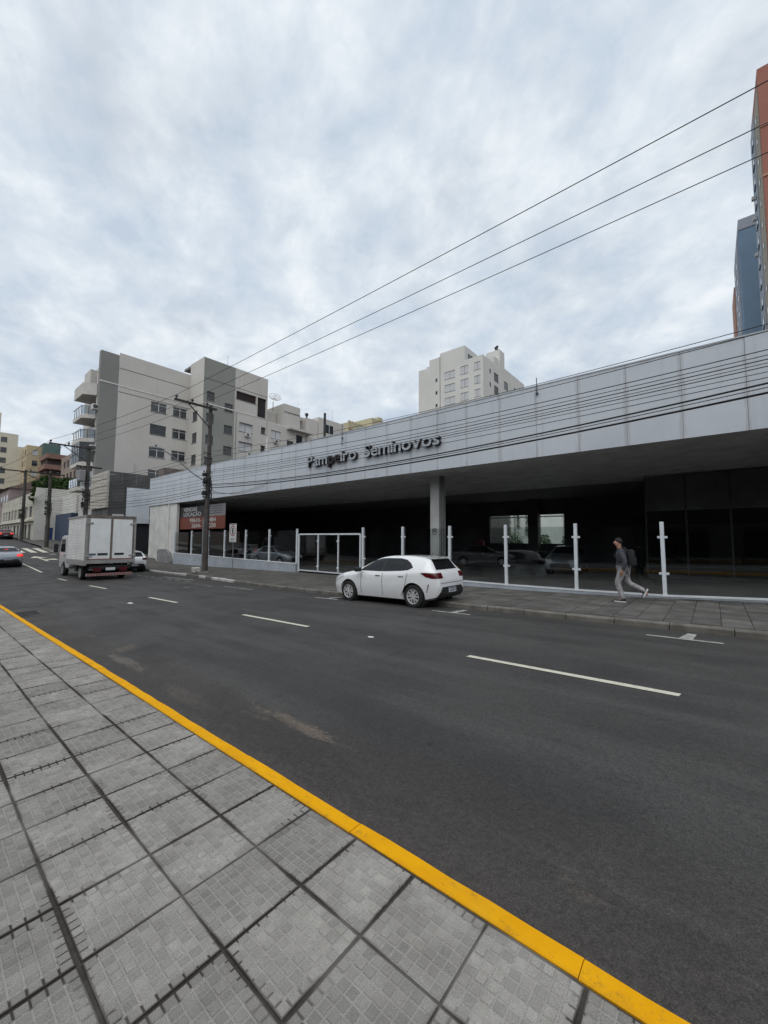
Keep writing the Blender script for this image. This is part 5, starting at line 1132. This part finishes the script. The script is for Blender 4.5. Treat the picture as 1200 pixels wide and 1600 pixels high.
MB().cyl((-24.75,11.95,zp-.1),(-24.75,11.95,zp+.10),.42,.30,n=10).build('footing', KST, P1); MB().bbox(-25.35,-24.9,11.35,11.75,zp-.02,zp+.32,.05).build('footing', KWH, P1)
# street lamp bracket
MB().tube([(-24.75,11.75,5.25),(-24.65,10.9,5.65),(-24.55,10.0,6.25),(-24.5,9.4,6.62),(-24.5,8.95,6.80)], .032, 6).build('lamp_arm', GALV, P1)
lh = MB().bbox(-24.62,-24.38,8.45,9.0,6.76,6.88,.04).build('lamp_head', GALV, P1); MB().cyl((-24.5,8.7,6.88),(-24.5,8.7,7.0),.05,n=8).build('photocell', INS, lh)
P2_ = pole('cluttered utility pole with transformer gear before the apartment balconies', -43.0, 9.75, zs(-43,9.9), 9.9, .20, (6.9, 10.1), 9.6, seed=4)
MB().bbox(-43.45,-42.55,9.05,9.5,6.6,7.6,.06).build('transformer', mat('transformer_grey', (.2,.2,.2), .6, .1, 4), P2_); MB().box(-43.1,-42.9,8.9,10.8,7.9,8.02).build('crossarm', WOODX, P2_)
for i in range(3): MB().lathe([(0,7.6),(.06,7.6),(.09,7.7),(.05,7.8),(.08,7.9),(0,8.0)], (-43.3+i*.3, 9.28, 0), n=8).build('bushing', INS, P2_)
MB().tube([(-42.9,9.9,6.9),(-42.7,11.0,7.4),(-42.6,11.8,7.5)], .03, 6).build('lamp_arm', GALV, P2_)
pole('bare utility pole with crossarm beyond the crossing, right of the cream shops', -59.5, 9.95, zs(-59.5,10), 9.4, .22, (5.6, 11.2), 9.0, seed=6)
pole('slim pale utility pole farthest up the street before the shuttered shops', -76.0, 9.9, zs(-76,9.9), 11.3, .22, None, seed=8)

def cat_pts(a, b, sag, n=24):
    a, b = Vector(a), Vector(b); return [a.lerp(b, i/n)-Vector((0,0,sag*4*(i/n)*(1-i/n))) for i in range(n+1)]
def wire(label, a, b, sag, r, group, name='power_line'):
    o = MB().tube(cat_pts(a, b, sag), r, 5).build(name, CABLE, None); return tag(o, label, 'cable', group)
ys_ = (9.74, 10.68, 11.5)
nm = ('nearest the road, highest', 'middle', 'lowest')
for i, y in enumerate(ys_):
    wire('%s of the three thin power lines crossing the sky' % nm[i], (-24.56, y, 10.30), (12, y+.15, (10.45, 10.35, 10.3)[i]), .12, .011, 'three high power lines over the street')
    wire('%s of three thin lines running left between the poles past the grey gable' % ('upper','middle','lower')[i], (-24.56, y, 10.30), (-42.8, 7.02+i*1.1, 9.9), .2, .012, 'three high power lines left of the lamp pole')
    wire('%s of the high lines over the crossing between the two left crossarm poles' % ('leftmost','middle','rightmost')[i], (-42.8, 7.02+i*1.1, 9.9), (-59.3, 5.72+i*2.2, 9.3), .3, .014, 'high lines over the crossing')
    wire('%s of the high lines over the far street beyond the crossing' % ('leftmost','middle','rightmost')[i], (-59.3, 5.72+i*2.2, 9.3), (-110, 8+i*.5, 12.5), .5, .018, 'high lines over the far street')
# cable bundle in front of the fascia: (z at pole, z at right end x=12, sag, radius)
B_ = [(7.14,6.30,6.39,.009),(6.81,6.10,6.22,.009),(6.47,5.69,5.81,.011),(5.93,5.55,5.72,.009),(5.82,5.42,5.60,.012),(5.72,5.33,5.53,.008),(5.50,5.24,5.44,.011),(5.36,5.17,5.33,.008),(5.22,5.02,5.22,.009),(5.02,4.66,5.07,.022),(4.80,4.52,4.88,.026),(4.93,4.60,4.99,.010)]
ORD = ('topmost', 'second highest', 'third highest', 'fourth highest', 'fifth highest', 'sixth highest', 'seventh highest', 'eighth highest', 'ninth highest')
for i, (za, zm_, zc_, r) in enumerate(B_):
    lb = 'upper of two thick black cables crossing the lower fascia' if i == 9 else 'lower of two thick black cables crossing the lower fascia' if i == 10 else 'thin cable running between the two thick black cables on the fascia' if i == 11 else ORD[i]+' thin telephone cable strung in front of the grey fascia'
    yo = random.uniform(-.08, .08); pts = []
    for j in range(31):
        x = -24.6+j*(36.6/30); x0_, x1_, x2_ = -24.6, -6.97, 1.1
        z = za*(x-x1_)*(x-x2_)/((x0_-x1_)*(x0_-x2_))+zm_*(x-x0_)*(x-x2_)/((x1_-x0_)*(x1_-x2_))+zc_*(x-x0_)*(x-x1_)/((x2_-x0_)*(x2_-x1_))
        pts.append((x, 11.74+yo*(j/30), z))
    tag(MB().tube(pts, r, 6).build('telephone_cable', CABLE, None), lb, 'cable', 'cables strung in front of the fascia')
CO = ('topmost','second highest','third highest','fourth highest','fifth highest','sixth highest','seventh highest','eighth highest','ninth highest','tenth highest','lowest')
for i in range(11):
    za = (7.05,6.75,6.4,6.1,5.7,5.4,5.2,5.0,4.8,4.62,4.5)[i]
    wire('%s of the cables sagging from the lamp pole toward the transformer pole' % CO[i], (-24.85, 11.72, za), (-42.9, 9.55+random.uniform(-.1,.1), 6.9-i*.27), .25+.1*random.random(), .010 if i < 8 else .016, 'cables left of the lamp pole', 'telephone_cable')
    wire('%s of the cables over the pavement between the transformer pole and the bare pole' % CO[i], (-43.1, 9.55, 6.9-i*.27), (-59.4, 9.75, 7.0-i*.22), .3+.25*random.random(), .012, 'cables over the crossing', 'telephone_cable')
    if i < 8: wire('%s of the cables beyond the bare pole along the cream shops' % CO[i], (-59.6, 9.75, 7.0-i*.22), (-76, 9.8, 7.6-i*.25), .3+.25*random.random(), .014, 'cables along the cream shops', 'telephone_cable')
    if i < 6: wire('%s of the cables running up the far street from the farthest pole' % CO[i], (-76, 9.8, 7.6-i*.25), (-120, 9.6, 10-i*.3), .6, .016, 'cables up the far street', 'telephone_cable')
for i in range(3): wire('%s service drop looping from the lamp pole to the fascia' % ('shortest','middle','longest')[i], (-24.6, 12.0, 4.7-.1*i), (-22.2+i*.5, 14.45, 5.0+.2*i), .35, .010, 'service drops at the lamp pole', 'telephone_cable')
# ---- parking sign
PS = thing('parking_sign', 'white parking sign plate with a ringed letter E on a thin post', 'traffic sign', (-25.2, 14.05, zs(-25.2, 14.05)))
xs_, ysn = -25.2, 14.05; zz0 = zs(xs_, ysn)
MB().cyl((xs_, ysn, zz0-.05), (xs_, ysn, 2.6), .028, n=8).build('post', GALV, PS)
SW = mat('sign_white', (.62,.62,.62), .5); SRD = mat('sign_ring', (.22,.02,.03), .5); SBK = mat('sign_black', (.02,.02,.022), .5)
MB().bbox(xs_-.45, xs_+.45, ysn-.05, ysn-.032, 1.36, 2.62, .006).build('plate', SW, PS)
n = 28; mb = MB(); cz = 2.12
for i in range(n):
    a, b = 2*pi*i/n, 2*pi*(i+1)/n
    mb.quad(*[(xs_+r_*cos(t), ysn-.054, cz+r_*sin(t)) for r_, t in ((.36,a),(.285,a),(.285,b),(.36,b))][::-1])
mb.build('ring', SRD, PS)
me = text_mesh('E', .52, .002, .022, 'CENTER'); o = obj('letter', me, SBK); o.rotation_euler = (pi/2,0,0); o.location = (xs_, ysn-.055, cz-.185); o.parent = PS; o.matrix_parent_inverse = world_m(PS).inverted()
MB().box(xs_-.33, xs_+.33, ysn-.056, ysn-.051, 2.53, 2.58).build('print_bar', SBK, PS)
for i in range(4): MB().box(xs_-.28, xs_+.28-.08*(i % 2), ysn-.056, ysn-.051, 1.60-i*.09, 1.63-i*.09).build('print_line', SBK, PS)

# ================================================================== PLANTS
def leafmat(name, c):
    k = nodemat(name); oi = k.nz(1.6, 3, .6); k.l.new(k.mix(k.ss(oi, .3, .7), tuple(x*.6 for x in c), tuple(min(1, x*1.35) for x in c)), k.p.inputs['Base Color']); k.p.inputs['Roughness'].default_value = .6; return k.m
LEAF = leafmat('hedge_leaf', (.055,.105,.028)); LEAF2 = leafmat('yard_leaf', (.04,.075,.03)); BARK = mat('bark', (.06,.045,.035), .9)
def leaves(B, name, boxes, count, size, m, seed):
    r = random.Random(seed); mb = MB()
    for i in range(count):
        c, e = r.choice(boxes)
        while True:
            d = Vector((r.uniform(-1,1), r.uniform(-1,1), r.uniform(-1,1)))
            if .25 < d.length < 1: break
        p = Vector(c)+Vector((d.x*e[0], d.y*e[1], d.z*e[2])); s = size*r.uniform(.5, 1.3)
        a = Vector((r.uniform(-1,1), r.uniform(-1,1), r.uniform(-.6,.6))).normalized(); b = a.orthogonal().normalized()
        q = a.cross(b); mb.add([p-a*s, p+b*s*.35+q*s*.1, p+a*s, p-b*s*.35+q*s*.1], [(0,1,2,3)])
    o = mb.build(name, m, B); return o
HD = thing('hedge', 'dense green hedge spilling over the terrace wall behind the far poles', 'hedge', (-76, 14.5, 8.4))
bx_ = []
rh = random.Random(12)
for i in range(26): bx_.append(((-76.5+rh.uniform(-.8,.8), 12.2+i*.2+rh.uniform(-.3,.3), 9.6+rh.uniform(-.4,.8)), (rh.uniform(.8,1.5), rh.uniform(.8,1.4), rh.uniform(.6,1.1))))
for i in range(10): bx_.append(((-75.8+rh.uniform(-.5,.3), 11.3+rh.uniform(-.4,.5), 9.4-i*.3), (.5,.5,.5)))
leaves(HD, 'foliage', bx_, 9000, .30, LEAF, 3)
MB().tube([(-76.5,13.5,8.4),(-76.5,13.4,9.5),(-76.2,13.2,10)], [.12,.08,.03], 6).build('stem', BARK, HD); MB().tube([(-76.5,16,8.4),(-76.4,15.9,9.6),(-76.2,15.7,10.2)], [.12,.08,.03], 6).build('stem', BARK, HD)
for i, (x, y, s) in enumerate(((-17.2,41.0,1.1),(-13.0,40.6,.8),(-10.8,40.8,.7),(-16.0,40.9,1.0))):
    pl = thing('yard_shrub', '%s shrub against the pale yard wall, seen through the rear opening' % ('leftmost','third from left','rightmost','second from left')[i], 'shrub', (x, y, -.4), 0, 'shrubs at the yard wall')
    MB().tube([(x,y,-.4),(x+.05,y,.9),(x,y+.05,1.8)], [.06,.04,.015], 5).build('stem', BARK, pl); leaves(pl, 'foliage', [((x,y,1.3+.3*s),(s*.8,s*.5,s*.9)),((x+.4,y,.9),(s*.6,.4,.7))], 500, .16, LEAF2, i)
# hanging creeper strands at the rear opening
cr = thing('hanging_creeper', 'dark creeper strands hanging on the yard wall behind the hall', 'plant', (-15.6, 41.8, 3))
for i in range(4):
    x = -17.0+i*.95; leaves(cr, 'strand', [((x, 41.7, 4.3-j*.4), (.18,.12,.3)) for j in range(6-i % 2*2)], 160, .12, LEAF2, 40+i)
o = thing('red_barrel', 'small red object standing in the shade left of the rear opening', 'barrel', (-14.6, 30.0, zf(-14)+.05)); MB().lathe([(0,0),(.42,0),(.45,.1),(.42,.6),(.45,1.0),(.42,1.75),(.2,1.9),(0,1.92)], (-14.6,29.6,zf(-14)+.05), n=16).build('drum', mat('dull_red_paint', (.20,.03,.03), .6), o, smooth=True); MB().cyl((-14.6,29.6,1.75),(-14.6,29.6,1.80),.16,n=12).build('lid', BLKP, o)

# ================================================================== WALKING MAN (faces -X)
def skin_body(name, chains, m, parent, sub=2, root=0):
    """chains: list of (joint name -> (pos, radius)) paths sharing named joints; grown with a Skin modifier"""
    names = {}; vs = []; rad = []; ed = []
    for ch in chains:
        prev = None
        for nm_, p, r in ch:
            if nm_ not in names: names[nm_] = len(vs); vs.append(p); rad.append(r)
            i = names[nm_]
            if prev is not None and (prev, i) not in ed: ed.append((prev, i))
            prev = i
    me = bpy.data.meshes.new(name); me.from_pydata(vs, ed, []); o = bpy.data.objects.new(name, me); COL.objects.link(o)
    md = o.modifiers.new('s', 'SKIN'); md.use_smooth_shade = True
    for i, d in enumerate(me.skin_vertices[0].data):
        r = rad[i]; d.radius = r if isinstance(r, tuple) else (r, r); d.use_root = (i == root)
    if sub: sd = o.modifiers.new('d', 'SUBSURF'); sd.levels = sub; sd.render_levels = sub
    dg = bpy.context.evaluated_depsgraph_get(); me2 = bpy.data.meshes.new_from_object(o.evaluated_get(dg)); bpy.data.objects.remove(o)
    return obj(name, me2, m, parent, smooth=True, local=True)
SKN = mat('skin', (.36,.20,.14), .55, .06, 6); JKT = mat('jacket_charcoal', (.055,.055,.068), .85, .2, 7, .3, 40); TRS = mat('trousers_grey', (.30,.285,.295), .9, .22, 12, .8, 22); HAIR = mat('hair_black', (.012,.010,.010), .7, .3, 20, .5, 90); SHOE = mat('shoe_black', (.018,.018,.02), .7); SOLE = mat('sole_white', (.6,.6,.6), .6)
PN = thing('person', 'man in charcoal jacket and grey trousers walking left on the far pavement with a backpack', 'person', (0,0,0))
Y1, Y2 = -.10, .10      # near (his left) and far side
pel = ('pel', (.00,0,.93), (.13,.155)); spi = ('spi', (-.01,0,1.12), (.12,.15)); che = ('che', (-.03,0,1.33), (.13,.17)); nec = ('nec', (-.068,0,1.475), (.054,.054)); hd0 = ('hd0', (-.160,0,1.585), (.044,.042)); hd1 = ('hd1', (-.108,0,1.64), (.112,.094)); hd2 = ('hd2', (-.100,0,1.715), (.108,.092))
hip1 = ('h1', (.0,Y1,.88), .098); kn1 = ('k1', (-.13,Y1,.51), .064); an1 = ('a1', (.0,Y1,.10), .042); to1 = ('t1', (-.12,Y1,.05), .026)
hip2 = ('h2', (.02,Y2,.88), .098); kn2 = ('k2', (.10,Y2,.52), .064); an2 = ('a2', (.50,Y2,.33), .042); to2 = ('t2', (.535,Y2,.20), .026)
sh1 = ('s1', (-.03,-.19,1.40), .062); el1 = ('e1', (.09,-.235,1.12), .045); wr1 = ('w1', (.03,-.225,.89), .030); ha1 = ('ha1', (-.005,-.22,.82), (.030,.018))
sh2 = ('s2', (-.03,.19,1.40), .062); el2 = ('e2', (.06,.235,1.12), .045); wr2 = ('w2', (-.10,.225,.92), .030); ha2 = ('ha2', (-.145,.22,.86), (.030,.018))
def fingers(h, base, sgn):
    out = []; b = Vector(base)
    for i, (dx, ln) in enumerate(((-.024,.072),(-.008,.082),(.008,.078),(.024,.062))):
        out.append([(h[0],)+h[1:], (h[0]+'f%d' % i, tuple(b+Vector((dx,.002,-.045))), .0085), (h[0]+'g%d' % i, tuple(b+Vector((dx-.010,.008*sgn,-.045-ln*.55))), .0078), (h[0]+'q%d' % i, tuple(b+Vector((dx-.018,.022*sgn,-.045-ln))), .0065)])
    out.append([(h[0],)+h[1:], (h[0]+'th', tuple(b+Vector((-.036,.012*sgn,-.005))), .010), (h[0]+'ti', tuple(b+Vector((-.048,.02*sgn,-.045))), .008)])
    return out
ch = [[pel, spi, che, nec, hd1, hd2], [hd1, hd0], [pel, hip1, kn1, an1, to1], [pel, hip2, kn2, an2, to2], [che, sh1, el1, wr1, ha1], [che, sh2, el2, wr2, ha2]]+fingers(ha1, ha1[1], 1)+fingers(ha2, ha2[1], -1)
BD = skin_body('body', ch, SKN, PN, 2)
# face: nose, brow, ears, eyes, mouth
MB().prism([(-.185,-.014,1.624),(-.185,.014,1.624),(-.216,0,1.616),], 0, (.010,0,.05)).build('nose', SKN, BD, smooth=True, local=True)
for s in (-1, 1):
    MB().lathe([(0,-.008*s),(.020,-.006*s),(.026,.004*s),(.018,.010*s),(0,.006*s)], (-.098, s*.072, 1.645), 'Y', 10).build('ear', SKN, BD, smooth=True, local=True)
    MB().bbox(-.192,-.182,s*.030-.012,s*.030+.012,1.660,1.669,.003).build('eye', BLKP, BD, local=True); MB().bbox(-.194,-.180,s*.030-.017,s*.030+.017,1.679,1.687,.003).build('eyebrow', HAIR, BD, local=True)
MB().bbox(-.193,-.178,-.022,.022,1.588,1.596,.003).build('mouth', mat('lips', (.25,.10,.09), .5), BD, local=True)
# hair cap: sphere section with ragged hem
bm = bmesh.new(); bmesh.ops.create_uvsphere(bm, u_segments=28, v_segments=18, radius=1)
for v_ in list(bm.verts):
    lim = -.55 if v_.co.x > .15 else .34 if v_.co.x < -.5 else -.05 if v_.co.x < -.1 else -.3
    if v_.co.z < lim: bm.verts.remove(v_)
rh = random.Random(4)
for v_ in bm.verts: n_ = 1+rh.uniform(-.03,.05); v_.co = Vector((-.088+v_.co.x*.102*n_, v_.co.y*.092*n_, 1.668+v_.co.z*.106*n_))
me = bpy.data.meshes.new('hair'); bm.to_mesh(me); bm.free(); obj('hair', me, HAIR, BD, smooth=True, local=True)
# clothes: slightly larger skins
up = lambda j, d: (j[0], j[1], tuple(q+d for q in j[2]) if isinstance(j[2], tuple) else j[2]+d)
hem = ('hem', (-.01,0,.80), (.172,.20)); hm2 = ('hm2', (-.01,0,.93), (.165,.195)); col = ('col', (-.06,0,1.455), (.078,.08))
skin_body('jacket', [[hem, hm2, up(spi,.042), up(che,.035), col], [up(che,.035), up(sh1,.022), up(el1,.022), ('c1', (.032,-.227,.885), .05)], [up(che,.035), up(sh2,.022), up(el2,.022), ('c2', (-.095,.226,.925), .05)]], JKT, PN, 2)
skin_body('trousers', [[up(pel,.012), up(hip1,.014), up(kn1,.018), ('b1', (.0,Y1,.07), .066)], [up(pel,.012), up(hip2,.014), up(kn2,.018), ('b2', (.515,Y2,.318), .064)]], TRS, PN, 2)
# shoes: sole outline extruded, upper lofted
def shoe(pos, pitch):
    ol = [(.075,.0),(.066,.03),(.03,.037),(-.05,.036),(-.12,.045),(-.175,.040),(-.205,.018),(-.212,0),(-.205,-.018),(-.175,-.040),(-.12,-.045),(-.05,-.036),(.03,-.037),(.066,-.03)]
    M_ = Matrix.Translation(pos) @ Matrix.Rotation(pitch, 4, 'Y')
    mb = MB().prism([M_ @ Vector((x, y, 0)) for x, y in ol], 0, (M_.to_3x3() @ Vector((0,0,.032)))); so_ = mb.build('shoe_sole', SOLE, PN, local=True)
    up_ = MB(); k = len(ol); R_ = []
    for h_, f in ((.032,.98),(.05,.97),(.075,.88),(.115,.72)):
        R_ += [M_ @ Vector(((x*f+ (1-f)*.01) if x > -.05 or h_ < .06 else max(x*f, -.14+(h_-.06)*1.8), y*f*(.95 if h_ < .09 else .95), h_ if x > -.06 else min(h_, .06 if x < -.15 else .075))) for x, y in ol]
    up_.add(R_, [(r*k+i, r*k+(i+1) % k, (r+1)*k+(i+1) % k, (r+1)*k+i) for r in range(3) for i in range(k)]+[tuple(range(3*k, 4*k))]); up_.build('shoe', SHOE, PN, smooth=True, local=True)
shoe((-.01, Y1, 0.0), 0); shoe((.535, Y2, .315), -1.12)
PN.location = (-1.95, 12.72, zs(-1.95, 12.72)+.012); PN.rotation_euler = (0,0,.02); PN.scale = (1,1,1)
BPK = thing('backpack', 'black backpack worn by the walking man', 'backpack', PN.location, .02); BPM = mat('backpack_black', (.016,.016,.018), .8, .3, 8, .3, 50)
bm = bmesh.new(); bmesh.ops.create_cube(bm, size=1); bmesh.ops.subdivide_edges(bm, edges=list(bm.edges), cuts=3, use_grid_fill=True)
for v_ in bm.verts:
    q = v_.co*2; l_ = max(abs(q.x), abs(q.y), abs(q.z)); q = q.lerp(q.normalized()*l_, .45); v_.co = Vector((.205+q.x*.085+.03*(1-q.z)*.5, q.y*.15, 1.22+q.z*.235))
me = bpy.data.meshes.new('bag'); bm.to_mesh(me); bm.free(); obj('bag', me, BPM, BPK, smooth=True, local=True)
MB().bbox(.265,.325,-.10,.10,1.02,1.22,.025).build('pocket', BPM, BPK, smooth=True, local=True)
for s in (-1, 1): MB().tube([(.13,s*.10,1.40),(.03,s*.125,1.515),(-.12,s*.13,1.44),(-.18,s*.14,1.28),(-.08,s*.19,1.12),(.12,s*.13,1.06)], .018, 6).build('strap', BPM, BPK, smooth=True, local=True)
